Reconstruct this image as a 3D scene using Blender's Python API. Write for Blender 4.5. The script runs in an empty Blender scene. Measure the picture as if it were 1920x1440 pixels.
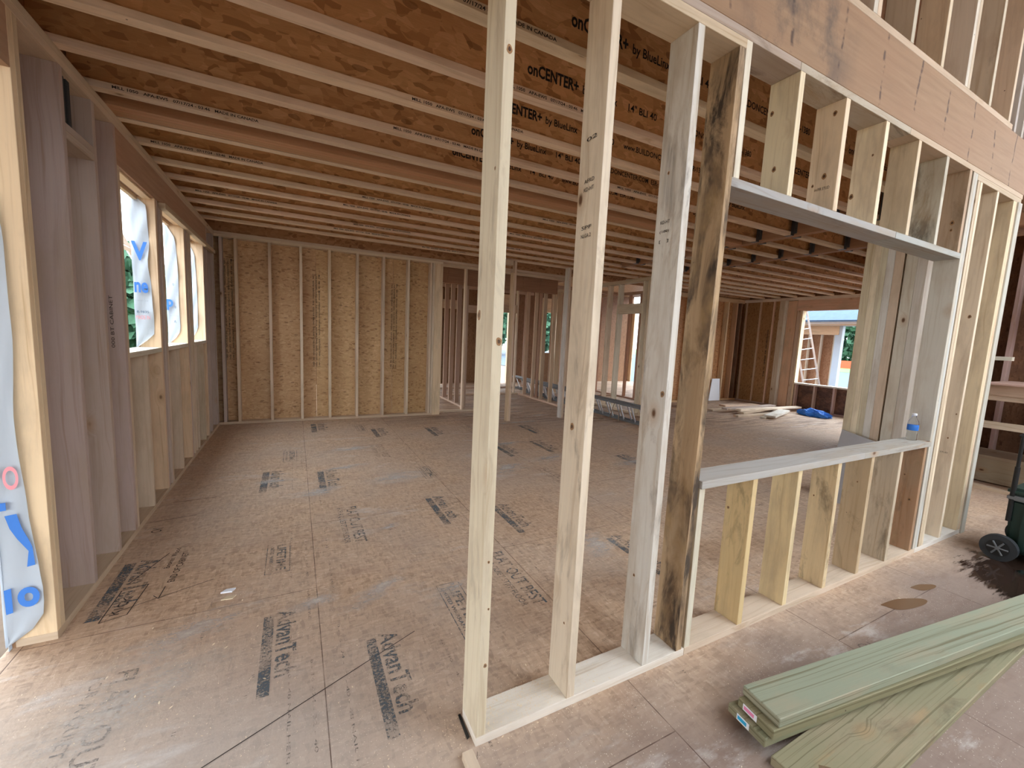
import bpy, bmesh, math, random
from mathutils import Vector, Matrix
random.seed(7)
C = bpy.context.scene.collection
PI = math.pi
sc = bpy.context.scene

# ------------------------------------------------------------------ materials
def new_mat(name):
    m = bpy.data.materials.new(name); m.use_nodes = True
    nt = m.node_tree; nt.nodes.clear()
    out = nt.nodes.new('ShaderNodeOutputMaterial'); b = nt.nodes.new('ShaderNodeBsdfPrincipled')
    nt.links.new(b.outputs[0], out.inputs[0])
    return m, nt, b, out
class NT:
    def __init__(s, nt): s.nt = nt
    def n(s, t, **k):
        nd = s.nt.nodes.new(t)
        for a, v in k.items(): setattr(nd, a, v)
        return nd
    def l(s, a, b): s.nt.links.new(a, b)
    def math(s, op, a, b=None, c=None, clamp=False):
        nd = s.n('ShaderNodeMath', operation=op, use_clamp=clamp)
        for i, v in enumerate((a, b, c)):
            if v is None: continue
            if isinstance(v, (int, float)): nd.inputs[i].default_value = v
            else: s.l(v, nd.inputs[i])
        return nd.outputs[0]
    def vmul(s, v, sc_, add=(0,0,0), rot=(0,0,0)):
        nd = s.n('ShaderNodeMapping'); s.l(v, nd.inputs[0])
        nd.inputs[1].default_value = add; nd.inputs[2].default_value = rot; nd.inputs[3].default_value = sc_
        return nd.outputs[0]
    def noise(s, v, scale=1, detail=3, rough=.5, dist=0):
        nd = s.n('ShaderNodeTexNoise'); s.l(v, nd.inputs['Vector'])
        nd.inputs['Scale'].default_value = scale; nd.inputs['Detail'].default_value = detail
        nd.inputs['Roughness'].default_value = rough; nd.inputs['Distortion'].default_value = dist
        return nd.outputs['Fac']
    def voro(s, v, scale=1, feature='F1'):
        nd = s.n('ShaderNodeTexVoronoi', feature=feature); s.l(v, nd.inputs['Vector']); nd.inputs['Scale'].default_value = scale
        return nd
    def ramp(s, f, stops, interp='LINEAR'):
        nd = s.n('ShaderNodeValToRGB'); s.l(f, nd.inputs[0]); e = nd.color_ramp.elements; nd.color_ramp.interpolation = interp
        while len(e) < len(stops): e.new(.5)
        for i, (p, c) in enumerate(stops):
            e[i].position = p; e[i].color = (*c, 1) if not isinstance(c, (int, float)) else (c, c, c, 1)
        return nd.outputs[0]
    def mix(s, f, a, b, t='MIX'):
        nd = s.n('ShaderNodeMix', data_type='RGBA', blend_type=t)
        for i, v in ((0, f), (6, a), (7, b)):
            if isinstance(v, (int, float)): nd.inputs[i].default_value = v
            elif isinstance(v, tuple): nd.inputs[i].default_value = (*v, 1)
            else: s.l(v, nd.inputs[i])
        return nd.outputs[2]
    def rng(s, f, a, b, c=0., d=1.):
        nd = s.n('ShaderNodeMapRange'); s.l(f, nd.inputs[0])
        for i, v in enumerate((a, b, c, d)): nd.inputs[i+1].default_value = v
        return nd.outputs[0]
    def bump(s, h, b, strength=.3, dist=.002):
        nd = s.n('ShaderNodeBump'); nd.inputs['Strength'].default_value = strength; nd.inputs['Distance'].default_value = dist
        s.l(h, nd.inputs['Height']); s.l(nd.outputs[0], b.inputs['Normal'])

def mat_wood(name, rough=.75, grain=1.0, green=False):
    m, nt, b, out = new_mat(name); k = NT(nt)
    uv = k.n('ShaderNodeUVMap').outputs[0]; oi = k.n('ShaderNodeObjectInfo')
    warp = k.noise(k.vmul(uv, (.9, 5, 1)), 1, 3, .5)
    kn = k.voro(k.vmul(uv, (2.6, 4.6, 1)), 1)
    kc = k.n('ShaderNodeSeparateColor'); k.l(kn.outputs['Color'], kc.inputs[0])
    has = k.math('GREATER_THAN', kc.outputs[0], .50)
    d = kn.outputs['Distance']
    ring = k.rng(d, .0, .24, 1., 0.)
    # grain lines: bend around knots
    sep = k.n('ShaderNodeSeparateXYZ'); k.l(uv, sep.inputs[0])
    vv = k.math('ADD', k.math('MULTIPLY', sep.outputs[1], 75. if green else 36.), k.math('MULTIPLY', warp, 3. if green else 5.))
    vv = k.math('ADD', vv, k.math('MULTIPLY', k.math('MULTIPLY', ring, has), 2.2))
    cmb = k.n('ShaderNodeCombineXYZ'); k.l(k.math('MULTIPLY', sep.outputs[0], .35 if green else .9), cmb.inputs[0]); k.l(vv, cmb.inputs[1])
    g1 = k.noise(cmb.outputs[0], 1.3, 2, .55)
    g2 = k.noise(k.vmul(uv, (2.5, 260, 1)), 1, 2, .6)
    g = k.math('ADD', k.math('MULTIPLY', g1, .75), k.math('MULTIPLY', g2, .25))
    tone = k.ramp(g, [(.30, (.84, .78, .70)), (.48, (1., 1., 1.)), (.7, (1.05, 1.04, 1.02))])
    col = k.mix(1., oi.outputs['Color'], tone, 'MULTIPLY')
    hs = k.n('ShaderNodeHueSaturation'); k.l(col, hs.inputs['Color'])
    hs.inputs['Hue'].default_value = .5; k.l(k.rng(oi.outputs['Random'], 0, 1, .93, 1.07), hs.inputs['Value'])
    col = k.mix(k.math('MULTIPLY', k.rng(g1, .36, .26), .16 * grain), hs.outputs[0], (.36, .20, .09))
    # weather / dirt in large blotches
    big = k.noise(k.vmul(uv, (1.7, 6, 1)), 1, 5, .62)
    col = k.mix(k.rng(big, .48, .68, 0, .5), col, (.40, .31, .21))
    # knots
    kf = k.math('MULTIPLY', has, k.rng(d, .035, .075, 1., 0.))
    halo = k.math('MULTIPLY', has, k.rng(d, .05, .2, .45, 0.))
    col = k.mix(halo, col, (.42, .24, .10))
    col = k.mix(kf, col, (.14, .07, .035))
    # small nail holes / specks
    sp = k.voro(k.vmul(uv, (9, 9, 1)), 1); sp2 = k.n('ShaderNodeSeparateColor'); k.l(sp.outputs['Color'], sp2.inputs[0])
    spf = k.math('MULTIPLY', k.math('GREATER_THAN', sp2.outputs[1], .8), k.math('LESS_THAN', sp.outputs['Distance'], .035))
    col = k.mix(k.math('MULTIPLY', spf, .8), col, (.06, .04, .03))
    # mould and water stain: amount per board in object colour alpha
    st = k.noise(k.vmul(uv, (2.2, 9, 1), (3, 7, 0)), 1, 6, .68, .6)
    amt = k.math('SUBTRACT', 1., oi.outputs['Alpha'])
    thr = k.math('SUBTRACT', .64, k.math('MULTIPLY', amt, .24))
    sf = k.math('MULTIPLY', k.math('SUBTRACT', st, thr), 7., clamp=True)
    stc = k.ramp(k.noise(k.vmul(uv, (3, 5, 1), (8, 1, 0)), 1, 4, .6), [(.38, (.40, .27, .14)), (.5, (.22, .15, .09)), (.6, (.08, .06, .045))])
    col = k.mix(k.math('MULTIPLY', sf, k.math('MULTIPLY', amt, 1.3), clamp=True), col, stc)
    if green:
        col = k.mix(k.rng(g1, .46, .36, 0, .65), col, (.13, .12, .065))
    k.l(col, b.inputs['Base Color']); b.inputs['Roughness'].default_value = rough; b.inputs['Specular IOR Level'].default_value = .25
    k.bump(k.math('ADD', g2, k.math('MULTIPLY', kf, -2.)), b, .25, .0015)
    return m

def mat_osb(name, base=1., contrast=1., scale=1., dark=None, gloss=.6):
    m, nt, b, out = new_mat(name); k = NT(nt)
    uv = k.n('ShaderNodeUVMap').outputs[0]; oi = k.n('ShaderNodeObjectInfo')
    w = k.n('ShaderNodeTexNoise'); k.l(uv, w.inputs['Vector']); w.inputs['Scale'].default_value = 6*scale
    wv = k.n('ShaderNodeVectorMath', operation='MULTIPLY_ADD'); k.l(w.outputs['Color'], wv.inputs[0]); wv.inputs[1].default_value = (.05/scale, .05/scale, 0); k.l(uv, wv.inputs[2])
    cols = []
    for i, (ang, off) in enumerate(((.25, 0), (1.25, 5), (2.2, 11), (-.5, 17))):
        v = k.voro(k.vmul(wv.outputs[0], (13*scale, 44*scale, 1), (off, off, 0), (0, 0, ang)), 1)
        c = k.n('ShaderNodeSeparateColor'); k.l(v.outputs['Color'], c.inputs[0]); cols.append(c.outputs[0])
    p1 = k.math('GREATER_THAN', k.noise(k.vmul(uv, (14*scale, 14*scale, 1), (2, 2, 0)), 1, 1), .5)
    p2 = k.math('GREATER_THAN', k.noise(k.vmul(uv, (11*scale, 11*scale, 1), (9, 4, 0)), 1, 1), .5)
    def sel(f, a, c): return k.math('ADD', k.math('MULTIPLY', a, k.math('SUBTRACT', 1., f)), k.math('MULTIPLY', c, f))
    f = sel(p2, sel(p1, cols[0], cols[1]), sel(p1, cols[2], cols[3]))
    f = k.math('ADD', .5, k.math('MULTIPLY', k.math('SUBTRACT', f, .5), contrast))
    c = k.ramp(f, [(.0, (.36, .22, .115)), (.07, (.45, .29, .155)), (.16, (.54, .365, .205)), (.5, (.58, .40, .23)), (.82, (.62, .435, .255)), (1., (.68, .50, .31))])
    fib = k.noise(k.vmul(wv.outputs[0], (30*scale, 260*scale, 1), rot=(0, 0, .5)), 1, 2)
    c = k.mix(k.rng(fib, .35, .7, .0, .3), c, (.40, .24, .11))
    big = k.noise(k.vmul(uv, (1.1, 1.1, 1)), 1, 4, .6)
    c = k.mix(k.rng(big, .42, .75, 0, .35), c, (.34, .19, .09))
    # dark chips
    ch = k.voro(k.vmul(wv.outputs[0], (10*scale, 24*scale, 1), rot=(0, 0, 1.2)), 1); cc = k.n('ShaderNodeSeparateColor'); k.l(ch.outputs['Color'], cc.inputs[0])
    cf = k.math('MULTIPLY', k.math('GREATER_THAN', cc.outputs[2], .90), k.math('LESS_THAN', ch.outputs['Distance'], .26))
    c = k.mix(k.math('MULTIPLY', cf, .6), c, (.20, .11, .055))
    c = k.mix(1., c, oi.outputs['Color'], 'MULTIPLY')
    amt = k.math('SUBTRACT', 1., oi.outputs['Alpha'])
    st = k.noise(k.vmul(uv, (4, 4, 1), (1, 8, 0)), 1, 6, .7)
    c = k.mix(k.math('MULTIPLY', k.rng(st, .42, .58), amt), c, (.05, .028, .025))
    k.l(c, b.inputs['Base Color']); b.inputs['Roughness'].default_value = gloss; b.inputs['Specular IOR Level'].default_value = .3
    k.bump(f, b, .35, .0015)
    return m

def mat_floor():
    m, nt, b, out = new_mat('subfloor_panel'); k = NT(nt)
    tc = k.n('ShaderNodeTexCoord').outputs['Object']
    sep = k.n('ShaderNodeSeparateXYZ'); k.l(tc, sep.inputs[0]); X, Y = sep.outputs[0], sep.outputs[1]
    v = k.voro(k.vmul(tc, (70, 22, 1), rot=(0, 0, .4)), 1); c1 = k.n('ShaderNodeSeparateColor'); k.l(v.outputs['Color'], c1.inputs[0])
    v2 = k.voro(k.vmul(tc, (24, 80, 1), rot=(0, 0, -.3)), 1); c2 = k.n('ShaderNodeSeparateColor'); k.l(v2.outputs['Color'], c2.inputs[0])
    f = k.math('MULTIPLY', k.math('ADD', c1.outputs[0], c2.outputs[0]), .5)
    c = k.ramp(f, [(.12, (.40, .27, .175)), (.4, (.54, .375, .25)), (.75, (.62, .44, .30)), (.95, (.70, .53, .385))])
    # panel to panel tone
    colx = k.math('FLOOR', k.math('DIVIDE', k.math('ADD', X, .48), 1.22))
    par = k.math('MODULO', k.math('ABSOLUTE', colx), 2.)
    yo = k.math('SUBTRACT', 2.17, k.math('MULTIPLY', par, .89))
    yy = k.math('DIVIDE', k.math('SUBTRACT', Y, yo), 2.44)
    rowy = k.math('FLOOR', yy)
    pid = k.n('ShaderNodeCombineXYZ'); k.l(colx, pid.inputs[0]); k.l(rowy, pid.inputs[1])
    wn = k.n('ShaderNodeTexWhiteNoise'); k.l(pid.outputs[0], wn.inputs['Vector'])
    c = k.mix(k.rng(wn.outputs['Value'], 0, 1, 0, .22), c, (.36, .24, .17))
    # grey scuffed dust
    big = k.noise(tc, .9, 6, .62); med = k.noise(k.vmul(tc, (1.3, 3.1, 1)), 1.6, 6, .65)
    c = k.mix(k.rng(big, .40, .66, 0, .5), c, (.50, .42, .355))
    c = k.mix(k.rng(med, .52, .72, 0, .5), c, (.42, .28, .20))
    # front zone (work area) is dirtier, grain-like streaks
    yn = k.math('ADD', Y, k.math('MULTIPLY', k.noise(tc, 1.5, 2), .5))
    front = k.rng(yn, .35, -.05, 0, 1)
    xn = k.rng(X, -.6, .6, 0, 1)
    stk = k.noise(k.vmul(tc, (4, 16, 1), rot=(0, 0, -.35)), 1, 4, .6)
    fz = k.math('MULTIPLY', front, xn)
    c = k.mix(k.math('MULTIPLY', fz, .85), c, (.245, .185, .158))
    fl_ = k.math('MULTIPLY', k.rng(yn, 1.4, .7, 0, 1), k.math('SUBTRACT', 1., xn))
    c = k.mix(k.math('MULTIPLY', fl_, .5), c, (.47, .45, .425))
    c = k.mix(k.math('MULTIPLY', k.math('MULTIPLY', k.rng(stk, .5, .72), fz), .6), c, (.20, .135, .105))
    # far hall is older dark ply with streaks
    far = k.rng(k.math('ADD', k.math('MULTIPLY', X, .35), Y), 5.6, 6.6, 0, 1)
    stk2 = k.noise(k.vmul(tc, (1.5, 12, 1)), 1, 4, .6)
    c = k.mix(k.math('MULTIPLY', k.rng(stk2, .42, .62), k.math('MULTIPLY', far, .65)), c, (.13, .08, .065))
    # dark small stains
    ds = k.noise(k.vmul(tc, (2.6, 9, 1), (4, 2, 0), rot=(0, 0, -.5)), 1, 5, .7)
    c = k.mix(k.math('MULTIPLY', k.rng(ds, .66, .72), .65), c, (.12, .08, .07))
    # white drywall-dust smears
    ws = k.noise(k.vmul(tc, (1.2, 3.4, 1), (1.3, 5.2, 0), rot=(0, 0, .35)), 1.1, 7, .72)
    mask = k.rng(k.noise(tc, .8, 2), .45, .6)
    c = k.mix(k.math('MULTIPLY', k.rng(ws, .56, .70), k.math('MULTIPLY', mask, .75)), c, (.66, .63, .60))
    # sawdust specks
    sv = k.voro(tc, 170); sc3 = k.n('ShaderNodeSeparateColor'); k.l(sv.outputs['Color'], sc3.inputs[0])
    dens = k.rng(k.noise(tc, 2.2, 4, .6), .45, .75, .97, .72)
    sf = k.math('MULTIPLY', k.math('GREATER_THAN', sc3.outputs[0], dens), k.math('LESS_THAN', sv.outputs['Distance'], .25))
    c = k.mix(k.math('MULTIPLY', sf, .75), c, (.80, .72, .60))
    # seams
    fx = k.math('SUBTRACT', k.math('DIVIDE', k.math('ADD', X, .48), 1.22), colx)
    dx = k.math('MINIMUM', fx, k.math('SUBTRACT', 1., fx))
    fy = k.math('SUBTRACT', yy, rowy); dy = k.math('MINIMUM', fy, k.math('SUBTRACT', 1., fy))
    s1 = k.math('LESS_THAN', k.math('MULTIPLY', dx, 1.22), .0022); s2 = k.math('LESS_THAN', k.math('MULTIPLY', dy, 2.44), .0022)
    brk = k.rng(k.noise(tc, 7, 3), .35, .55, .35, 1)
    s = k.math('MULTIPLY', k.math('MAXIMUM', s1, s2), brk)
    c = k.mix(k.math('MULTIPLY', s, .85), c, (.09, .05, .035))
    k.l(c, b.inputs['Base Color'])
    k.l(k.rng(big, .3, .7, .62, .85), b.inputs['Roughness']); b.inputs['Specular IOR Level'].default_value = .35
    h = k.math('ADD', k.math('MULTIPLY', k.noise(tc, 120, 3), .6), k.math('MULTIPLY', sf, 1.4))
    h = k.math('SUBTRACT', h, k.math('MULTIPLY', s, 2.))
    k.bump(h, b, .5, .002)
    return m

def mat_lvl():
    m, nt, b, out = new_mat('laminated_beam'); k = NT(nt)
    uv = k.n('ShaderNodeUVMap').outputs[0]; oi = k.n('ShaderNodeObjectInfo')
    g = k.noise(k.vmul(uv, (2.2, 38, 1)), 1, 4, .6); g2 = k.noise(k.vmul(uv, (1.2, 3.5, 1)), 1, 4)
    c = k.ramp(g, [(.3, (.41, .285, .19)), (.55, (.48, .34, .23)), (.8, (.53, .385, .265))])
    c = k.mix(k.rng(g2, .4, .7, 0, .5), c, (.46, .29, .19))
    c = k.mix(1., c, oi.outputs['Color'], 'MULTIPLY')
    # glue-line drips: vertical dark streaks, spaced like joist ends
    amt = k.math('SUBTRACT', 1., oi.outputs['Alpha'])
    wob = k.noise(k.vmul(uv, (3, 3, 1)), 1, 2)
    sep = k.n('ShaderNodeSeparateXYZ'); k.l(uv, sep.inputs[0])
    u = k.math('DIVIDE', k.math('ADD', sep.outputs[0], k.math('MULTIPLY', wob, .14)), .41)
    fr = k.math('ABSOLUTE', k.math('SUBTRACT', k.math('FRACT', u), .5))
    ln = k.rng(fr, .008, .032, 1, 0)
    br = k.rng(k.noise(k.vmul(uv, (6, 14, 1)), 1, 3), .46, .56)
    c = k.mix(k.math('MULTIPLY', k.math('MULTIPLY', ln, br), k.math('MULTIPLY', amt, .85)), c, (.06, .035, .03))
    st = k.noise(k.vmul(uv, (2.6, 2.2, 1), (.4, .7, 0)), 1, 6, .65)
    near = k.math('MULTIPLY', k.rng(sep.outputs[0], 3.4, 3.62, 0, 1), k.rng(sep.outputs[0], 4.4, 4.1, 0, 1))
    c = k.mix(k.math('MULTIPLY', k.math('MULTIPLY', k.rng(st, .44, .58), near), k.math('MULTIPLY', amt, .85)), c, (.09, .07, .06))
    k.l(c, b.inputs['Base Color']); b.inputs['Roughness'].default_value = .7; b.inputs['Specular IOR Level'].default_value = .25
    return m

def mat_flat(name, col, rough=.6, metal=0, spec=.4, noise=0, nscale=6, bump=0):
    m, nt, b, out = new_mat(name); k = NT(nt)
    if noise:
        tc = k.n('ShaderNodeTexCoord').outputs['Object']
        f = k.noise(tc, nscale, 5, .6)
        c = k.mix(k.rng(f, .3, .7), tuple(x*(1-noise) for x in col), tuple(min(1, x*(1+noise)) for x in col))
        k.l(c, b.inputs['Base Color'])
        if bump: k.bump(f, b, bump, .01)
    else: b.inputs['Base Color'].default_value = (*col, 1)
    b.inputs['Roughness'].default_value = rough; b.inputs['Metallic'].default_value = metal; b.inputs['Specular IOR Level'].default_value = spec
    return m

def mat_ink(name, col, wear=.0):
    m, nt, b, out = new_mat(name); k = NT(nt)
    b.inputs['Base Color'].default_value = (*col, 1); b.inputs['Roughness'].default_value = .8
    tc = k.n('ShaderNodeTexCoord').outputs['Object']; 
    geo = k.n('ShaderNodeNewGeometry').outputs['Position']
    f = k.noise(geo, 90, 3, .7); f2 = k.noise(geo, 9, 3, .6)
    a = k.math('ADD', k.math('MULTIPLY', f, .6), k.math('MULTIPLY', f2, .4))
    al = k.rng(a, .66-wear*.08, .54-wear*.08, .12, .92) if wear else None
    if al is not None: k.l(al, b.inputs['Alpha'])
    return m

WOOD = mat_wood('framing_lumber'); TREAT = mat_wood('treated_lumber', .7, 1.2, True)
OSB = mat_osb('strand_board'); OSBWEB = mat_osb('joist_web_strand_board', scale=.62, contrast=1.1)
FLOOR = mat_floor(); LVL = mat_lvl()
INK = mat_ink('black_stamp_ink', (.015, .013, .012)); INKW = mat_ink('worn_floor_ink', (.10, .125, .145), 1.3); INKG = mat_ink('faint_floor_ink', (.15, .135, .125), 1.7)
MARKER = mat_ink('marker_ink', (.035, .025, .02)); BLUEINK = mat_ink('blue_print', (.05, .20, .62)); REDINK = mat_ink('red_print', (.85, .32, .36)); GREYINK = mat_ink('grey_print', (.45, .52, .58)); DBLUE = mat_ink('dark_blue_print', (.10, .16, .25))
WRAP = mat_flat('white_house_wrap', (.62, .68, .74), .45, noise=.04, nscale=3, bump=.15)
def translucent_wrap():
    nt = WRAP.node_tree; b = [n for n in nt.nodes if n.type == 'BSDF_PRINCIPLED'][0]; out = [n for n in nt.nodes if n.type == 'OUTPUT_MATERIAL'][0]
    t = nt.nodes.new('ShaderNodeBsdfTranslucent'); t.inputs[0].default_value = (.60, .68, .76, 1)
    mx = nt.nodes.new('ShaderNodeMixShader'); mx.inputs[0].default_value = .35
    nt.links.new(b.outputs[0], mx.inputs[1]); nt.links.new(t.outputs[0], mx.inputs[2]); nt.links.new(mx.outputs[0], out.inputs[0])
translucent_wrap()
STEEL = mat_flat('galvanised_steel', (.16, .165, .17), .45, .8)
ALU = mat_flat('aluminium', (.72, .74, .76), .35, .85); RAIL = mat_flat('grey_fibreglass_rail', (.20, .21, .22), .5)
BLACK = mat_flat('black_plastic', (.012, .013, .014), .45); GREENP = mat_flat('dark_green_plastic', (.012, .038, .030), .45); GREYP = mat_flat('grey_plastic', (.16, .17, .18), .5); RUBBER = mat_flat('dark_grey_rubber', (.035, .04, .045), .7)
BLUEP = mat_flat('blue_plastic', (.03, .18, .62), .5); WHITEP = mat_flat('white_sheet', (.82, .86, .92), .6); GREYSH = mat_flat('grey_fibre_sheet', (.36, .35, .355), .8, noise=.06)
ROOF = mat_flat('blue_grey_shingle', (.05, .085, .14), .85, noise=.12, nscale=9); GRASS = mat_flat('grass', (.06, .14, .035), .9, noise=.3, nscale=1.3)
DIRT = mat_flat('orange_dirt', (.16, .115, .08), .95, noise=.25, nscale=4, bump=.8); GRAVEL = mat_flat('blue_grey_gravel', (.04, .06, .085), .9, noise=.3, nscale=14, bump=.6)
LEAF = mat_flat('leaf', (.03, .085, .045), .8, noise=.35, nscale=3); BARK = mat_flat('bark', (.16, .12, .09), .9); ORANGE = mat_flat('orange_plastic', (.42, .06, .02), .6); REDP = mat_flat('red_plastic', (.7, .12, .10), .6)
WHITEW = mat_flat('white_painted', (.85, .87, .88), .6); CARW = mat_flat('car_paint_white', (.8, .82, .84), .3); GLASSD = mat_flat('dark_glass', (.03, .04, .05), .1)
CORD = mat_flat('tan_cord', (.33, .24, .17), .7)
def mat_clear():
    m, nt, b, out = new_mat('clear_plastic'); b.inputs['Base Color'].default_value = (.95, .98, 1, 1); b.inputs['Roughness'].default_value = .04
    b.inputs['Transmission Weight'].default_value = 1.; b.inputs['IOR'].default_value = 1.2
    return m
CLEAR = mat_clear()
def mat_puddle():
    m, nt, b, out = new_mat('spilled_water'); k = NT(nt)
    geo = k.n('ShaderNodeNewGeometry').outputs['Position']
    b.inputs['Base Color'].default_value = (.035, .020, .014, 1); b.inputs['Roughness'].default_value = .08; b.inputs['Specular IOR Level'].default_value = .5
    tc = k.n('ShaderNodeUVMap').outputs[0]
    sp = k.n('ShaderNodeSeparateXYZ'); k.l(tc, sp.inputs[0])
    f = k.noise(k.vmul(geo, (5, 30, 1), rot=(0, 0, .12)), 1, 4, .65)
    a = k.math('ADD', sp.outputs[0], k.math('MULTIPLY', k.math('SUBTRACT', f, .5), .9))
    k.l(k.rng(a, .30, .42, 0, .95), b.inputs['Alpha'])
    return m
PUD = mat_puddle()

# ------------------------------------------------------------------ helpers
def base(p):
    if p is None: return Vector((0, 0, 0))
    return Vector(p.get('_b', (0, 0, 0)))
def link(name, me, parent=None, loc=(0, 0, 0), color=None):
    o = bpy.data.objects.new(name, me); C.objects.link(o)
    o.parent = parent; o.location = Vector(loc) - base(parent)
    o['_b'] = tuple(loc)
    if color is not None: o.color = color
    return o
def thing(name, loc, label=None, cat=None, group=None, kind=None):
    o = bpy.data.objects.new(name, None); C.objects.link(o); o.location = loc; o['_b'] = tuple(loc)
    o.empty_display_size = .1
    return tag(o, label, cat, group, kind)
def tag(o, label=None, cat=None, group=None, kind=None):
    for k_, v in (('label', label), ('category', cat), ('group', group), ('kind', kind)):
        if v: o[k_] = v
    return o
def col(c, stain=0): return (*c, 1 - stain)
CREAM = (.68, .56, .42); PALE = (.72, .67, .57); WHITE_ = (.70, .67, .61); TAN = (.60, .475, .35); PINK = (.50, .41, .36); YEL = (.74, .57, .375); ORNG = (.62, .40, .22); GRY = (.50, .48, .42); RED = (.50, .30, .20); PURP = (.52, .43, .38)
def jit(c, a=.06):
    d = random.uniform(-a, a); return tuple(max(0, x*(1+d+random.uniform(-.025, .025))) for x in c)

def box_mesh(lo, hi, axis, bev=.0015):
    """box centred at origin with UVs in metres, u along axis"""
    lo = Vector(lo); hi = Vector(hi); h = (hi - lo) / 2; ctr = (hi + lo) / 2
    bm = bmesh.new(); bmesh.ops.create_cube(bm, size=1)
    for v in bm.verts: v.co = Vector((v.co[i] * 2 * h[i] for i in range(3)))
    if bev and min(h) > bev * 2: bmesh.ops.bevel(bm, geom=bm.edges[:], offset=bev, segments=1, affect='EDGES')
    a = 'xyz'.index(axis); o1, o2 = [i for i in range(3) if i != a]
    uvl = bm.loops.layers.uv.new('UVMap'); ou, ov = random.uniform(0, 40), random.uniform(0, 40)
    for f in bm.faces:
        n = f.normal; m = max(range(3), key=lambda i: abs(n[i]))
        for lp in f.loops:
            p = lp.vert.co
            if m == a: u, v = p[o1] + 3.3, p[o2]*1.0 + 2.
            elif m == o1: u, v = p[a], p[o2] + (0 if n[o1] < 0 else .7)
            else: u, v = p[a], p[o1] + .35 + (0 if n[o2] < 0 else .7)
            lp[uvl].uv = (u + ou, v + ov)
    me = bpy.data.meshes.new('box'); bm.to_mesh(me); bm.free()
    return me, ctr
def bd(name, lo, hi, axis='x', c=CREAM, stain=0, parent=None, mat=None, bev=.0015, label=None):
    lo, hi = [min(a, b) for a, b in zip(lo, hi)], [max(a, b) for a, b in zip(lo, hi)]
    me, ctr = box_mesh(lo, hi, axis, bev); me.materials.append(mat or WOOD)
    o = link(name, me, parent, ctr, col(jit(c), stain))
    if label: o['label'] = label
    return o
def mesh_obj(name, verts, faces, mat, parent=None, loc=(0, 0, 0), color=None, uv=None, smooth=False):
    me = bpy.data.meshes.new(name); me.from_pydata([tuple(Vector(v)) for v in verts], [], faces); me.materials.append(mat)
    ul = me.uv_layers.new(name='UVMap')
    for poly in me.polygons:
        poly.use_smooth = smooth
        n = poly.normal; m = max(range(3), key=lambda i: abs(n[i])); ax = [i for i in range(3) if i != m]
        for li in poly.loop_indices:
            p = me.vertices[me.loops[li].vertex_index].co
            ul.data[li].uv = uv[me.loops[li].vertex_index] if uv else (p[ax[0]], p[ax[1]])
    return link(name, me, parent, loc, color or (1, 1, 1, 1))
def bm_obj(name, bm, mat, parent=None, loc=(0, 0, 0), smooth=False, color=(1, 1, 1, 1)):
    me = bpy.data.meshes.new(name); bmesh.ops.recalc_face_normals(bm, faces=bm.faces[:]); bm.to_mesh(me); bm.free()
    for p in me.polygons: p.use_smooth = smooth
    if not isinstance(mat, (list, tuple)): mat = [mat]
    for m in mat: me.materials.append(m)
    return link(name, me, parent, loc, color)
def add_box(bm, lo, hi, bev=0, mi=0):
    r = bmesh.ops.create_cube(bm, size=1); vs = r['verts']
    for v in vs: v.co = Vector(((lo[i]+hi[i])/2 + v.co[i]*(hi[i]-lo[i]) for i in range(3)))
    fs = {f for v in vs for f in v.link_faces}
    for f in fs: f.material_index = mi
    if bev: bmesh.ops.bevel(bm, geom=list({e for v in vs for e in v.link_edges}), offset=bev, segments=2, affect='EDGES')
def add_tube(bm, a, b, r, seg=12, r2=None):
    a = Vector(a); b = Vector(b); d = b - a
    M = Matrix.Translation((a + b) / 2) @ d.to_track_quat('Z', 'Y').to_matrix().to_4x4()
    bmesh.ops.create_cone(bm, cap_ends=True, segments=seg, radius1=r, radius2=r if r2 is None else r2, depth=d.length, matrix=M)
def tube_path(name, pts, r, mat, parent=None, loc=(0, 0, 0)):
    bm = bmesh.new(); prev = None
    pts = [Vector(p) for p in pts]; rings = []
    for i, p in enumerate(pts):
        t = (pts[min(i+1, len(pts)-1)] - pts[max(i-1, 0)]).normalized()
        q = t.to_track_quat('Z', 'Y').to_matrix()
        ring = [bm.verts.new(p + q @ Vector((math.cos(k*PI/4)*r, math.sin(k*PI/4)*r, 0))) for k in range(8)]
        if rings:
            pr = rings[-1]
            for k in range(8): bm.faces.new((pr[k], pr[(k+1) % 8], ring[(k+1) % 8], ring[k]))
        rings.append(ring)
    bm.faces.new(rings[0]); bm.faces.new(rings[-1])
    return bm_obj(name, bm, mat, parent, loc, True)
def prism(name, pts, n, th, mat, parent=None, axis='y', color=(1, 1, 1, 1)):
    """polygon pts (2D) at plane axis=n, extruded th"""
    def P(a, b, d): return {'y': (a, n+d, b), 'x': (n+d, a, b), 'z': (a, b, n+d)}[axis]
    N_ = len(pts); vs = [P(a, b, 0) for a, b in pts] + [P(a, b, th) for a, b in pts]
    fs = [tuple(range(N_)), tuple(reversed(range(N_, 2*N_)))] + [(i, (i+1) % N_, N_+(i+1) % N_, N_+i) for i in range(N_)]
    b = base(parent)
    me_vs = [Vector(v) - b for v in vs]
    return mesh_obj(name, me_vs, fs, mat, parent, tuple(b), color)

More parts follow.
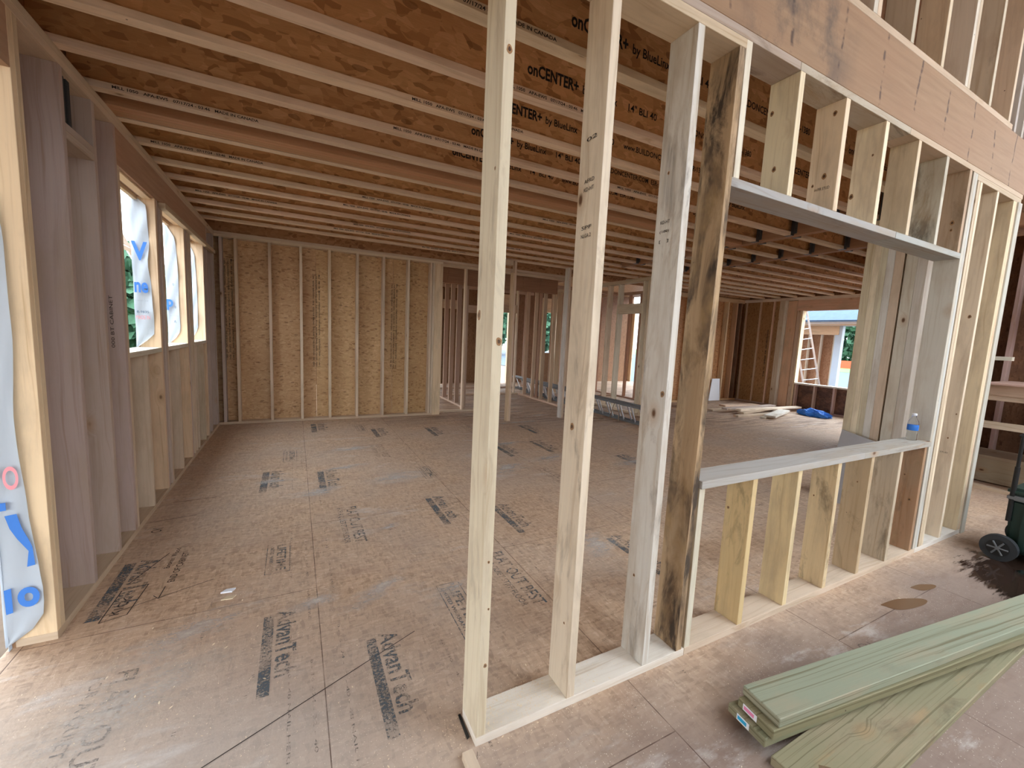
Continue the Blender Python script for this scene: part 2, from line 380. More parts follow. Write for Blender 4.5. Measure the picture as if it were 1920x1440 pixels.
_txt = {}
def text_mesh(s, bold=0.):
    if (s, bold) in _txt: return _txt[(s, bold)]
    cu = bpy.data.curves.new('t', 'FONT'); cu.body = s; cu.size = 1; cu.offset = bold; cu.resolution_u = 5 if len(s) <= 2 else 2
    ob = bpy.data.objects.new('t', cu); me = bpy.data.meshes.new_from_object(ob)
    bpy.data.objects.remove(ob)
    xs = [v.co.x for v in me.vertices]; ys = [v.co.y for v in me.vertices]
    _txt[(s, bold)] = (me, min(xs), max(xs), min(ys), max(ys))
    return _txt[(s, bold)]
def txt(s, p0, p1, h, up, mat, parent, name='printed_text', bold=.0, off=.001):
    """text from baseline point p0 to p1, height h, 'up' vector; lies off the surface by 'off'"""
    me0, x0, x1, y0, y1 = text_mesh(s, bold)
    p0 = Vector(p0); p1 = Vector(p1); r = (p1 - p0); L = r.length; r.normalize(); up = Vector(up).normalized(); nrm = r.cross(up).normalized()
    pos = [p0 + r * ((v.co.x - x0)/(x1 - x0)*L) + up * ((v.co.y - y0)/(y1 - y0)*h) + nrm*off for v in me0.vertices]
    ux = [(v.co.x - x0)/(x1 - x0)*L for v in me0.vertices]
    polys = sorted(([min(ux[i] for i in p.vertices), max(ux[i] for i in p.vertices), list(p.vertices)] for p in me0.polygons), key=lambda q: q[0])
    runs, end = [], None
    for a, b, vi in polys:                    # a new object wherever the words stand apart
        if end is None or a - end > .42*h: runs.append([]); end = b
        runs[-1].append(vi); end = max(end, b)
    o = None
    for run in runs:
        idx = sorted({i for f in run for i in f}); mp = {i: n for n, i in enumerate(idx)}
        ctr = sum((pos[i] for i in idx), Vector()) / len(idx)
        me = bpy.data.meshes.new(name); me.from_pydata([tuple(pos[i] - ctr) for i in idx], [], [tuple(mp[i] for i in f) for f in run])
        me.materials.append(mat); o = link(name, me, parent, tuple(ctr))
    return o
def quads(name, rects, mat, parent, off=.001):
    """flat inked strips: each rect = (p0, p1, width, up)"""
    vs, fs = [], []; b = base(parent)
    for p0, p1, w, up in rects:
        p0, p1, up = Vector(p0), Vector(p1), Vector(up).normalized(); nrm = (p1-p0).normalized().cross(up)
        i = len(vs); vs += [p0+nrm*off-b, p1+nrm*off-b, p1+up*w+nrm*off-b, p0+up*w+nrm*off-b]; fs.append((i, i+1, i+2, i+3))
    return mesh_obj(name, vs, fs, mat, parent, tuple(b))

JZ = 2.81; WT = .038; LX = -1.584; BY = 6.159; TOPZ = 3.166

# ------------------------------------------------------------------ setting: floor, ground, ceiling deck
fl = mesh_obj('floor', [(-1.75, -4.3, -.03), (10.8, -4.3, -.03), (10.8, 11, -.03), (-1.75, 11, -.03), (-1.75, -4.3, 0), (10.8, -4.3, 0), (10.8, 11, 0), (-1.75, 11, 0)],
    [(3, 2, 1, 0), (4, 5, 6, 7), (0, 1, 5, 4), (1, 2, 6, 5), (2, 3, 7, 6), (3, 0, 4, 7)], FLOOR)
tag(fl, 'brown wood panel subfloor with grey printed lettering and sawdust', 'floor', kind='structure')
UPX = (1, 0, 0)
def fprint_adv(x, y0, y1, w, m=INKW):   # long bar with name beside it; reads toward the camera (down -Y)
    L = y0 - y1
    quads('printed_bar', [((x - w*.95, y0, 0), (x - w*.95, y1, 0), w*.55, UPX)], m, fl, .0012)
    txt('AdvanTech', (x - w*.25, y0 + .02, 0), (x - w*.25, y1 + L*.16, 0), w*1.05, UPX, m, fl, bold=.02, off=.0014)
fprint_adv(-.655, 1.10, .56, .085); fprint_adv(-.205, .72, .16, .085)
fprint_adv(.56, 2.35, 1.78, .10); fprint_adv(1.05, 1.97, 1.43, .10)
fprint_adv(-.28, 3.45, 2.85, .11); fprint_adv(.55, 5.3, 4.75, .12); fprint_adv(1.35, 5.15, 4.6, .12); fprint_adv(-.25, 5.85, 5.3, .13)
fprint_adv(1.95, 3.9, 3.3, .12); fprint_adv(2.55, 3.9, 3.3, .12); fprint_adv(-1.43, 1.98, 1.40, .10); fprint_adv(-.78, 3.6, 3.0, .11); fprint_adv(2.9, 4.9, 4.3, .12)
fprint_adv(.42, -.40, -.95, .09, INKG); fprint_adv(1.62, 1.1, .55, .09); fprint_adv(3.3, 2.9, 2.4, .12)
def flat_out(x, y0, y1, m=INKG):
    txt('FLAT OUT BEST', (x, y0, 0), (x, y1, 0), .085, UPX, m, fl, bold=.01, off=.0012)
    txt('FOR A QUIET STIFF FLOOR', (x - .075, y0, 0), (x - .075, y1 + .02, 0), .05, UPX, m, fl, bold=.01, off=.0012)
for x, y0, y1 in ((-.21, 2.40, 1.74), (.62, 1.24, .62), (.35, 4.35, 3.75), (1.95, 2.75, 2.1), (-1.28, .95, .15), (1.9, 5.1, 4.5)): flat_out(x, y0, y1, INKW if y0 in (2.40, 1.24) else INKG)
def lifetime(x, y0, y1, m=INKG):
    txt('LIFETIME', (x, y0, 0), (x, y1, 0), .055, UPX, m, fl, bold=.02, off=.0012)
    txt('LIMITED WARRANTY', (x-.04, y0, 0), (x-.04, y1, 0), .022, UPX, m, fl, bold=.02, off=.0012)
    a, b_ = x-.06, x+.075
    quads('printed_frame', [((a, y0+.03, 0), (a, y1-.03, 0), .005, UPX), ((b_, y0+.03, 0), (b_, y1-.03, 0), .005, UPX), ((a, y0+.035, 0), (b_, y0+.035, 0), .005, (0, 1, 0)), ((a, y1-.03, 0), (b_, y1-.03, 0), .005, (0, 1, 0))], m, fl, .0012)
for x, y0, y1 in ((-.70, 1.90, 1.56), (-.65, 4.35, 3.95), (.22, .98, .55), (.68, 3.25, 2.9), (.3, 5.6, 5.2)): lifetime(x, y0, y1, INKW)
for sx, ys in ((-.62, (.2, 1.4, 3.0)), (-.40, (.0, 1.2, 2.5)), (-.53, (-.2, 1.0, 3.6)), (.66, (.3, 1.6, 3.0)), (.82, (.5, 1.7, 3.2)), (-1.0, (1.0,)), (.05, (0., -.9))):
    for y in ys: txt('8 - 16 - 24 - 32 - 40 - 48 NAIL HERE', (sx, y+.9, 0), (sx, y, 0), .012, UPX, INKG, fl, bold=.0, off=.001)
# nail marks
rs = []
for k_ in range(60):
    x, y = random.uniform(-1.2, 2.2), random.uniform(-.4, 4)
    s = .012; rs += [((x, y, 0), (x+s, y, 0), .003, (0, 1, 0)), ((x, y+s, 0), (x+s, y+s, 0), .003, (0, 1, 0)), ((x, y, 0), (x, y+s, 0), .003, (1, 0, 0)), ((x+s, y, 0), (x+s, y+s+.003, 0), .003, (1, 0, 0))]
quads('nail_stamping', rs, INKG, fl, .0011)['kind'] = 'stuff'
# chalk line and marker notes
for q_ in (((-1.0, .27, 0), (-.05, .69, 0), .004, (-.4, .9, 0)), ((-.45, -1.0, 0), (.0, -.02, 0), .004, (0, 1, 0))): quads('chalk_line', [q_], MARKER, fl, .0012)
for q_ in [((-1.53, 1.40, 0), (-1.02, 1.60, 0), .005, (0, 1, 0)), ((-1.46, 1.37, 0), (-1.36, 1.40, 0), .005, (0, 1, 0)), ((-1.45, 1.66, 0), (-1.34, 1.68, 0), .005, (0, 1, 0)),
    ((-1.46, 1.37, 0), (-1.45, 1.66, 0), .005, (-1, 0, 0)), ((-1.36, 1.40, 0), (-1.34, 1.68, 0), .005, (-1, 0, 0)), ((-1.44, 1.72, 0), (-1.32, 2.05, 0), .005, (-1, .3, 0)),
    ((-1.255, 1.50, 0), (-1.25, 1.62, 0), .005, (-1, 0, 0)), ((-1.255, 1.50, 0), (-1.285, 1.54, 0), .005, (-1, 0, 0)), ((-1.255, 1.50, 0), (-1.21, 1.53, 0), .005, (-1, 0, 0)),
    ((-1.56, 2.62, 0), (-1.28, 2.66, 0), .006, (0, 1, 0)), ((-1.5, 3.0, 0), (-1.2, 3.02, 0), .006, (0, 1, 0))]: quads('marker_line', [q_], MARKER, fl, .0012)
txt('END OF CABINET', (-1.22, 1.66, 0), (-1.21, 2.02, 0), .035, (-1, 0, 0), MARKER, fl, name='marker_note', bold=.0, off=.0014)
txt('Broken Wood', (-1.28, 1.84, 0), (-1.27, 2.10, 0), .03, (-1, 0, 0), MARKER, fl, name='marker_note', off=.0014)
txt('KICK', (-1.40, 1.42, 0), (-1.38, 1.58, 0), .04, (-1, 0, 0), MARKER, fl, name='marker_note', off=.0014)
txt('OK', (-1.45, 2.42, 0), (-1.45, 2.50, 0), .06, (-1, 0, 0), MARKER, fl, name='marker_note', off=.0014)
for x, y in ((1.75, -.52), (2.0, -.38)): txt('OH YO', (x, y, 0), (x+.3, y-.08, 0), .06, (0, 1, 0), INKG, fl, name='marker_note', off=.0012)

def mat_dust():
    m, nt, b, out = new_mat('drywall_dust'); k = NT(nt)
    geo = k.n('ShaderNodeNewGeometry').outputs['Position']
    b.inputs['Base Color'].default_value = (.66, .62, .57, 1); b.inputs['Roughness'].default_value = .95
    sp = k.n('ShaderNodeSeparateXYZ'); k.l(k.n('ShaderNodeUVMap').outputs[0], sp.inputs[0])
    f = k.math('ADD', k.math('MULTIPLY', k.noise(k.vmul(geo, (5, 14, 1), rot=(0, 0, .3)), 1, 5, .65), .7), k.math('MULTIPLY', k.noise(geo, 60, 3, .6), .3))
    a = k.math('ADD', sp.outputs[0], k.math('MULTIPLY', k.math('SUBTRACT', f, .5), 3.2))
    k.l(k.rng(a, .15, 1.5, 0, .8), b.inputs['Alpha'])
    return m
DUST = mat_dust()
for x, y, rx, ry, an in ((.05, 4.25, .42, .13, .15), (-.1, 3.52, .40, .10, .25), (.35, 3.0, .45, .22, .1), (-.42, 2.85, .32, .16, .2), (1.6, 2.9, .4, .25, .3), (2.3, 3.1, .4, .16, .2), (-.15, 1.12, .3, .10, .6), (-.48, 1.15, .2, .09, .5), (.25, .95, .25, .1, .4), (1.42, 1.07, .25, .3, .2), (-1.05, 1.12, .4, .16, .45), (-1.2, .75, .45, .2, .5), (3.2, 2.6, .5, .2, .3), (.05, 1.9, .12, .06, .3), (2.1, 3.9, .4, .12, 0), (2.9, 5.15, .8, .12, .05), (-.75, 3.3, .25, .1, 0)):
    n_ = 24; vs = [(x, y, .0022)] + [(x+math.cos(t_)*rx*math.cos(an)-math.sin(t_)*ry*math.sin(an), y+math.cos(t_)*rx*math.sin(an)+math.sin(t_)*ry*math.cos(an), .0022) for t_ in [i_/n_*2*PI for i_ in range(n_)]]
    mesh_obj('dust_smear', vs, [(0, 1+i_, 1+(i_+1) % n_) for i_ in range(n_)], DUST, fl, uv=[(1., 0)]+[(0., 0)]*n_)

ground = mesh_obj('ground', [(-40, -30, -.45), (60, -30, -.45), (60, 60, -.45), (-40, 60, -.45)], [(0, 1, 2, 3)], DIRT); tag(ground, 'bare orange dirt around the building', 'ground', kind='structure')
tag(mesh_obj('lawn', [(-40, 12, -.43), (-3.5, 12, -.43), (-3.5, 58, -.43), (-40, 58, -.43)], [(0, 1, 2, 3)], GRASS), 'green lawn outside the left wall windows', 'lawn', kind='structure')
tag(mesh_obj('gravel_yard', [(11.5, -10, -.42), (44, -10, -.42), (44, 50, -.42), (11.5, 50, -.42)], [(0, 1, 2, 3)], GRAVEL), 'blue-grey gravel outside the far right window', 'gravel', kind='structure')
tag(mesh_obj('far_lawn', [(44, -20, -.41), (62, -20, .12), (62, 60, .12), (44, 60, -.41)], [(0, 1, 2, 3)], GRASS), 'green grass beyond the gravel yard', 'lawn', kind='structure')

def slab(name, lo, hi, mat, axis='x', c=(1, 1, 1), parent=None, stain=0):
    return bd(name, lo, hi, axis, c, stain, parent, mat, bev=0)
ceil = slab('ceiling', (-1.75, .14, TOPZ), (10.8, 11, TOPZ+.02), OSB, 'x', (.9, .9, .9)); tag(ceil, 'strand board floor deck above the joists', 'ceiling', kind='structure')
roof = slab('roof_deck', (-1.9, -2.4, 5.7), (10.9, 11.2, 5.75), OSB, 'x'); tag(roof, 'high roof deck over the front hall', 'ceiling', kind='structure')  # stops short: unseen roof gap added to let in daylight
rd2 = slab('roof_deck', (-1.9, -4.5, 5.7), (2.4, -2.41, 5.75), OSB, 'x'); tag(rd2, 'unseen roof deck piece over the left half of the front hall, shaping the daylight', 'ceiling', kind='structure')  # placed so the added roof light comes from the right only
for i_ in range(6):
    x_ = -1.2 + i_*2.2; rf_ = bd('roof_rafter', (x_, -4.3, 5.5), (x_+.038, -2.4, 5.69), 'y', (.66, .5, .34), 0); tag(rf_, 'bare roof rafter over the front hall, its roof opened to add daylight, %s from the left' % ('first', 'second', 'third', 'fourth', 'fifth', 'sixth')[i_], 'rafter', 'roof rafters over the hall')

# ------------------------------------------------------------------ left wall
wl = thing('wall_left', (LX, 1.31, 0), 'left outer stud wall with three open window holes', 'wall', kind='structure')
XO = LX - .14
def stud(p, x0, x1, y0, y1, z0, z1, c=CREAM, st=0, name='stud', label=None): return bd(name, (x0, y0, z0), (x1, y1, z1), 'z', c, st, p, label=label)
bd('bottom_plate', (XO, 1.31, 0), (LX, BY+.1, WT), 'y', TAN, .2, wl)
bd('top_plate', (XO, -.9, JZ-.038), (LX, BY+.14, JZ), 'y', TAN, 0, wl); bd('top_plate', (XO, -.9, JZ-.076), (LX, BY+.14, JZ-.038), 'y', TAN, .05, wl)
ZP = JZ - .076
for y in (1.31, 1.348, 1.73, 2.105, 2.42): stud(wl, XO, LX, y, y+WT, WT, ZP, PINK if y > 1.4 else YEL, .12)
for y in (2.46, 3.28, 3.46, 4.28, 4.56, 5.30, 4.44): stud(wl, XO, LX, y, y+WT, WT, 2.50 if y not in (4.44,) else 2.50, YEL if y in (3.28, 4.28, 5.30) else CREAM, 0, 'jack_stud')
for y in (3.325, 3.42, 4.325, 5.34): stud(wl, XO, LX, y, y+WT, WT, 2.50, PINK, .1)
for y in (5.56, 6.0, 6.08): stud(wl, XO, LX, y, y+WT, WT, ZP, PINK, .15)
for y0, y1 in ((2.498, 3.28), (3.498, 4.28), (4.598, 5.30)):
    bd('window_sill', (XO-.02, y0, 1.245), (LX, y1, 1.283), 'y', PALE, 0, wl)
    m_ = (y0+y1)/2
    for y in ((m_-.02,) if y0 < 4 else (y0+.09, m_+.13)): stud(wl, XO, LX, y, y+WT*.8, WT, 1.245, CREAM, .1, 'cripple_stud')
bd('header', (XO+.02, 2.459, 2.501), (LX-.001, 5.559, ZP), 'y', (.95, .9, .85), 0, wl, LVL)
for i in range(2): bd('header_ply', (XO+.0, 2.46, 2.47), (XO+.03+.0*i, 5.3, 2.50), 'y', YEL, 0, wl) if i == 0 else bd('header_ply', (XO+.06, 2.46, 2.485), (LX-.02, 5.3, 2.50), 'y', YEL, 0, wl)
bd('ledger_strip', (LX-.005, 3.40, 2.455), (LX+.045, 5.93, 2.50), 'y', TAN, .05, wl)
bd('blocking', (XO, 1.768, 2.44), (LX, 2.105, 2.478), 'y', PINK, .1, wl); bd('blocking', (XO, 1.768, 2.402), (LX, 2.105, 2.44), 'y', PINK, 0, wl)
bd('header', (XO, -.75, 2.50), (LX, 1.31, ZP), 'y', (.9, .85, .8), 0, wl, LVL)
bd('sheathing', (XO-.011, 1.31, 0), (XO, 2.498, JZ+.36), 'z', (.62, .52, .50), 0, wl, OSB, 0)
for i_, y in enumerate((1.79, 1.84, 1.90)): bd('felt_strip', (LX-.06-.01*i_, y, 2.49), (LX-.03, y+.035, ZP), 'z', (.5, .5, .5), .0, wl, RUBBER, .004)
bd('sheathing', (XO-.011, 2.498, 0), (XO, BY+.15, 1.27), 'z', (.62, .52, .50), .2, wl, OSB, 0); bd('sheathing', (XO-.011, 2.498, 2.5), (XO, BY+.15, JZ+.36), 'z', (.7, .6, .55), 0, wl, OSB, 0)
for y0, y1 in ((3.28, 3.498), (4.28, 4.598), (5.30, BY+.15)): bd('sheathing', (XO-.011, y0, 1.27), (XO, y1, 2.5), 'z', (.7, .6, .55), 0, wl, OSB, 0)
bd('sheathing', (XO-.011, -.75, 2.5), (XO, 1.31, JZ+.36), 'z', (.7, .6, .55), 0, wl, OSB, 0)
bd('rim_board', (XO, -.9, JZ), (XO+.03, 11, TOPZ), 'y', (.55, .42, .34), 0, wl, OSBWEB, 0)
# the wall past the door opening, behind the camera
bd('sheathing', (XO-.011, -4.3, 0), (XO, -.75, 5.7), 'z', (.7, .6, .55), 0, wl, OSB, 0)
bd('sheathing', (XO-.011, -.75, JZ+.36), (XO, .14, 5.7), 'z', (.7, .6, .55), 0, wl, OSB, 0)
for y in (-.79, -1.2, -1.6, -2.0, -2.4, -2.8, -3.2, -3.6, -4.0): stud(wl, XO, LX, y, y+WT, WT, JZ-.076, PINK, .1)
bd('bottom_plate', (XO, -4.3, 0), (LX, -.75, WT), 'y', TAN, .1, wl)
txt('000 BT CABINET', (LX-.05, 2.4165, 1.32), (LX-.05, 2.4165, 1.66), .018, (-1, 0, 0), MARKER, wl, name='marker_note', off=.003)

# wind-tight wrap at the openings
def flap(y, pts, label, texts):
    t = thing('house_wrap', (XO-.02, y, pts[-1][1]), label, 'building wrap')
    # subdivided sheet with folds
    n = 22; vs = []; z0 = min(p[1] for p in pts); z1 = max(p[1] for p in pts)
    def right(z):
        for (xa, za), (xb, zb) in zip(pts, pts[1:]):
            if zb <= z <= za: return xa + (xb-xa)*((za-z)/(za-zb) if za != zb else 0)
        return pts[-1][0]
    rnd = random.Random(int(y*100))
    for i in range(n+1):
        z = z1 + (z0-z1)*i/n; xr = right(z)
        for j in range(7):
            f = j/6; x = XO-.022 + (xr-(XO-.022))*f
            w = -.006 - .006*math.sin(i*.9+j) - .012*(f**2)*abs(math.sin(i*.5+y))
            vs.append((x, y+w, z))
    N_ = len(vs); vs2 = [(a, b+.0012, c_) for a, b, c_ in vs]
    fs = []
    for i in range(n):
        for j in range(6):
            a = i*7+j; fs.append((a, a+1, a+8, a+7)); fs.append((N_+a, N_+a+7, N_+a+8, N_+a+1))
    b = base(t)
    mesh_obj('sheet', [Vector(v)-b for v in vs+vs2], fs, WRAP, t, tuple(b), smooth=True)
    for s, x0, x1, z, h, m, bo in texts: txt(s, (x0, y-.026, z), (x1, y-.026, z), h, (0, 0, 1), m, t, bold=bo, off=.0)
    return t
flap(3.28, [(-1.70, 2.49), (-1.635, 2.43), (-1.632, 2.1), (-1.645, 1.97), (-1.632, 1.8), (-1.622, 1.55), (-1.628, 1.38), (-1.735, 1.285)], 'white building wrap folded round the nearest left window jamb, blue lettering',
    [('V', -1.743, -1.64, 1.99, .15, BLUEINK, .03), ('ne', -1.735, -1.648, 1.73, .085, BLUEINK, .03), ('8-9835', -1.728, -1.65, 1.565, .02, DBLUE, .01), ('MADE IN', -1.734, -1.645, 1.515, .03, REDINK, .0), ('1-800-44', -1.735, -1.65, 1.66, .012, GREYINK, 0)])
flap(4.28, [(-1.72, 2.47), (-1.655, 2.35), (-1.640, 2.0), (-1.645, 1.7), (-1.64, 1.42), (-1.66, 1.36), (-1.73, 1.285)], 'white building wrap folded round the middle left window jamb',
    [('®', -1.69, -1.675, 1.87, .025, DBLUE, 0), ('p', -1.742, -1.69, 1.62, .11, BLUEINK, .03), ('®', -1.68, -1.665, 1.64, .025, DBLUE, 0), ('A', -1.69, -1.67, 1.49, .03, DBLUE, 0), ('___', -1.72, -1.65, 1.56, .004, GREYINK, 0)])
flap(5.30, [(-1.73, 2.48), (-1.668, 2.34), (-1.655, 1.9), (-1.66, 1.42), (-1.73, 1.285)], 'white building wrap folded round the farthest left window jamb', [])
# big wrap on the door jamb
jw = thing('house_wrap', (XO-.02, 1.295, 0), 'white building wrap hanging on the doorway jamb, blue and red lettering', 'building wrap')
pts = [(-1.66, 2.0), (-1.640, 1.85), (-1.636, 1.44), (-1.655, 1.1), (-1.65, .93), (-1.637, .6), (-1.618, .42), (-1.607, .25), (-1.622, .12), (-1.70, .045), (-1.742, .02)]
vs, fs = [], []; n = 30
def rgt(z):
    for (xa, za), (xb, zb) in zip(pts, pts[1:]):
        if zb <= z <= za: return xa + (xb-xa)*((za-z)/(za-zb))
    return pts[-1][0]
for i in range(n+1):
    z = 2.0 - (2.0-.02)*i/n; xr = rgt(z)
    for j in range(9):
        f = j/8; vs.append((-1.746 + (xr+1.746)*f, 1.292 - .004*math.sin(i*.7+j*1.1) - .008*f*abs(math.sin(i*.33)), z))
N_ = len(vs)
for i in range(n):
    for j in range(8):
        a = i*9+j; fs += [(a, a+1, a+10, a+9), (N_+a, N_+a+9, N_+a+10, N_+a+1)]
b = base(jw); mesh_obj('sheet', [Vector(v)-b for v in vs + [(p, q+.0012, r) for p, q, r in vs]], fs, WRAP, jw, tuple(b), smooth=True)
bd('outer_sheet', (XO-.0145, 1.29, -.2), (XO-.012, 2.45, 2.9), 'z', (1, 1, 1), 0, jw, WRAP, 0)
def jt(s, x0, x1, z, h, m, bo=.02): txt(s, (x0, 1.275, z), (x1, 1.275, z), h, (0, 0, 1), m, jw, bold=bo, off=0)
jt('O', -1.70, -1.652, .755, .105, REDINK); jt('P', -1.745, -1.71, .765, .10, REDINK)
prism('printed_letter', [(-1.745, .66), (-1.698, .665), (-1.698, .70), (-1.745, .698)], 1.275, .0005, BLUEINK, jw)
prism('printed_letter', [(-1.705, .64), (-1.668, .645), (-1.655, .575), (-1.637, .52), (-1.628, .485), (-1.624, .40), (-1.650, .395), (-1.641, .468), (-1.673, .53), (-1.693, .58)], 1.275, .0005, BLUEINK, jw)
prism('printed_letter', [(-1.729, .30), (-1.706, .305), (-1.706, .19), (-1.728, .185)], 1.275, .0005, BLUEINK, jw)
jt('o', -1.689, -1.618, .205, .095, BLUEINK, .04)

# ------------------------------------------------------------------ back wall
wb = thing('wall_back', (0, BY, 0), 'back wall of strand board between upright studs', 'wall', kind='structure')
bd('bottom_plate', (LX, BY, 0), (1.80, BY+.14, WT), 'x', TAN, 0, wb)
bd('top_plate', (LX, BY, JZ-.038), (4.55, BY+.14, JZ), 'x', TAN, 0, wb); bd('top_plate', (LX, BY, JZ-.076), (1.80, BY+.14, JZ-.038), 'x', CREAM, 0, wb)
for x, c_ in ((-1.53, PINK), (-1.35, TAN), (-.92, TAN), (-.50, CREAM), (-.09, CREAM), (.33, CREAM), (.75, CREAM), (1.17, CREAM), (1.57, CREAM)): stud(wb, x, x+WT, BY, BY+.14, WT, ZP, c_)
stud(wb, 1.615, 1.653, BY, BY+.14, WT, ZP, CREAM)
bd('end_post', (1.655, BY-.002, 0), (1.80, BY+.14, ZP), 'z', YEL, 0, wb)
bd('sheathing', (LX-.14, BY+.14, 0), (-.27, BY+.151, JZ), 'x', (1.0, .95, .9), 0, wb, OSB, 0); bd('sheathing', (-.265, BY+.14, 0), (.95, BY+.151, JZ), 'x', (1.03, .99, .9), 0, wb, OSB, 0); bd('sheathing', (.955, BY+.14, 0), (1.80, BY+.151, JZ), 'x', (1.0, .95, .82), 0, wb, OSB, 0)
def osbstamp(x, zt, w=.028, p=wb, y=BY+.139):
    lines = ['[ APA   RATED SHEATHING   24/16   SIZED FOR SPACING   EXPOSURE 1 [ THIS SIDE DOWN   000   0000 ]', '[ THE ENGINEERED WOOD ASSN   7/16 CATEGORY   PS 2-18   HUD-UM-40 [ PANEL GRADE   CSA 0325   1R24 ]', '  MILL   PRP 108   2R24/W24   STRENGTH AXIS THIS DIRECTION   [  SHEATHING SPAN   11.1 mm ]']
    for i, s in enumerate(lines): txt(s, (x + i*w*1.5, y, zt), (x + i*w*1.5, y, zt-1.48), w, (1, 0, 0), INK, p, bold=.015)
osbstamp(-.32, 2.35); osbstamp(.915, 2.32); osbstamp(-1.50, 2.45)

# ------------------------------------------------------------------ near partition with pass-through opening
pw = thing('stud_partition', (0, 0, 0), 'open stud partition in the foreground with a framed pass-through opening', 'stud wall')
D = .14; SH, SS = 2.243, .886
bd('bottom_plate', (0, 0, 0), (1.10, D, WT), 'x', PALE, .12, pw, label='pale bottom plate section with knots')
bd('bottom_plate', (1.102, 0, 0), (3.64, D, WT), 'x', (.70, .56, .42), .12, pw, label='tan bottom plate below the pass-through')
bd('bottom_plate', (3.642, 0, 0), (4.60, D, WT), 'x', WHITE_, .1, pw, label='whitish bottom plate at the far end')
bd('top_plate', (-.4, 0, JZ-.056), (1.115, D, JZ-.018), 'x', (.66, .54, .38), .12, pw)
bd('top_plate', (-.9, 0, JZ-.018), (1.50, D, JZ+.018), 'x', (.5, .42, .34), .5, pw, label='water-stained upper plate'); bd('top_plate', (1.502, 0, JZ-.018), (2.62, D, JZ+.018), 'x', (.52, .45, .36), .6, pw, label='mould-stained upper plate'); bd('top_plate', (2.622, 0, JZ-.018), (4.62, D, JZ+.018), 'x', TAN, .15, pw)
bd('top_plate', (3.682, 0, JZ-.056), (4.60, D, JZ-.018), 'x', TAN, .05, pw)
def lean(o, dx): # boards nailed slightly out of plumb
    me = o.data; zs = [v.co.z for v in me.vertices]; z0, z1 = min(zs), max(zs)
    for v in me.vertices: v.co.x += dx[0] + (dx[1]-dx[0])*(v.co.z-z0)/(z1-z0)
Z1 = JZ-.056
stud(pw, 0, WT, .0, D, WT, Z1, (.76, .65, .49), .3, label='first stud, cream with dark knots on its front edge')
stud(pw, .404, .442, 0, D, WT, Z1, (.76, .67, .53), .38, label='second stud, cream with an orange bark streak')
stud(pw, .822, .86, 0, D, WT, Z1, WHITE_, .42, label='third stud, whitish with rough brown patches')
lean(stud(pw, 1.062, 1.100, 0, D, WT, Z1, (.46, .33, .20), .8, label='dark weathered king stud with mould'), (-.02, .009))
stud(pw, 1.112, 1.15, 0, D, SH, JZ-.018, (.74, .70, .56), .1, 'cripple_stud'); stud(pw, 1.10, 1.138, 0, D, WT, SS-WT, (.72, .68, .54), .25, 'cripple_stud')
bd('header_plate', (1.10, 0, SH-WT), (2.62, D, SH), 'x', (.44, .44, .42), .3, pw, label='grey weathered header plate'); bd('header_plate', (2.625, 0, SH-WT), (3.60, D, SH), 'x', (.43, .43, .41), .3, pw)
bd('sill_plate', (1.10, -.01, SS-WT), (2.62, D, SS), 'x', (.45, .44, .40), .3, pw, label='grey weathered sill plate of the opening'); bd('sill_plate', (2.622, -.01, SS-WT), (3.60, D, SS), 'x', (.44, .42, .38), .35, pw)
ups = [((.90, .76, .56), .0), ((.88, .74, .53), .0), ((.90, .76, .55), 0), ((.76, .63, .45), .35), ((.60, .56, .48), .55), ((.50, .36, .24), .45)]
lows = [((.72, .55, .30), .5), ((.76, .62, .38), .25), ((.74, .60, .36), .6), ((.58, .44, .28), .5), ((.56, .48, .36), .45), ((.46, .28, .16), .45)]
XC = [1.505, 1.912, 2.334, 2.742, 3.150, 3.535]
for i, x in enumerate(XC):
    stud(pw, x, x+WT, 0, D, SH, JZ-.018, *(ups[i]), 'cripple_stud', ['new yellow cripple stud left of the header', 'new yellow cripple stud with a grade stamp', 'new yellow cripple stud, third from the left', 'cream stained cripple stud', 'grey mouldy cripple stud', 'reddish cripple stud with swirling knot'][i])
    stud(pw, x, x+WT, 0, D, WT, SS-WT, *(lows[i]), 'cripple_stud', ['yellow cripple stud with brown bark stain', 'clean pale yellow cripple stud', 'cripple stud streaked with black mould', 'tan cripple stud with grey edge', 'grey-green cripple stud', 'reddish cripple stud with dark knots'][i])
for x, c_ in ((3.602, (.60, .57, .48)), (3.641, (.60, .60, .56))): stud(pw, x, x+WT, 0, D, WT, JZ-.018, c_, .12)
for x, c_ in ((3.70, (.70, .56, .42)), (3.745, (.78, .66, .49)), (4.08, (.80, .68, .50))): stud(pw, x, x+WT, 0, D, WT, Z1, c_, .05)
for x in (4.44, 4.479): stud(pw, x, x+WT, 0, D, WT, Z1, (.78, .64, .45), .15)
bd('end_post', (4.518, -.01, 0), (4.60, D, Z1), 'z', (.56, .55, .50), .3, pw)
txt('H-FIR STUD', (2.0*0+XC[1]-.001, .10, 2.36), (XC[1]-.001, .03, 2.36), .015, (0, 0, 1), INK, pw); txt('01 STUD', (4.079, .10, .74), (4.079, .03, .74), .012, (0, 0, 1), INK, pw)
for z, s in ((2.10, 'AFRD'), (2.07, 'KD-HT'), (1.93, 'SPF'), (2.25, '02'), (1.90, 'NLGA 2')): txt(s, (.403, .10, z), (.403, .04, z), .014, (0, 0, 1), INK, pw)
for z, s in ((2.02, 'KD-HT'), (1.98, '(100)'), (1.94, '[   ]')): txt(s, (.821, .11, z), (.821, .06, z), .014, (0, 0, 1), INK, pw)
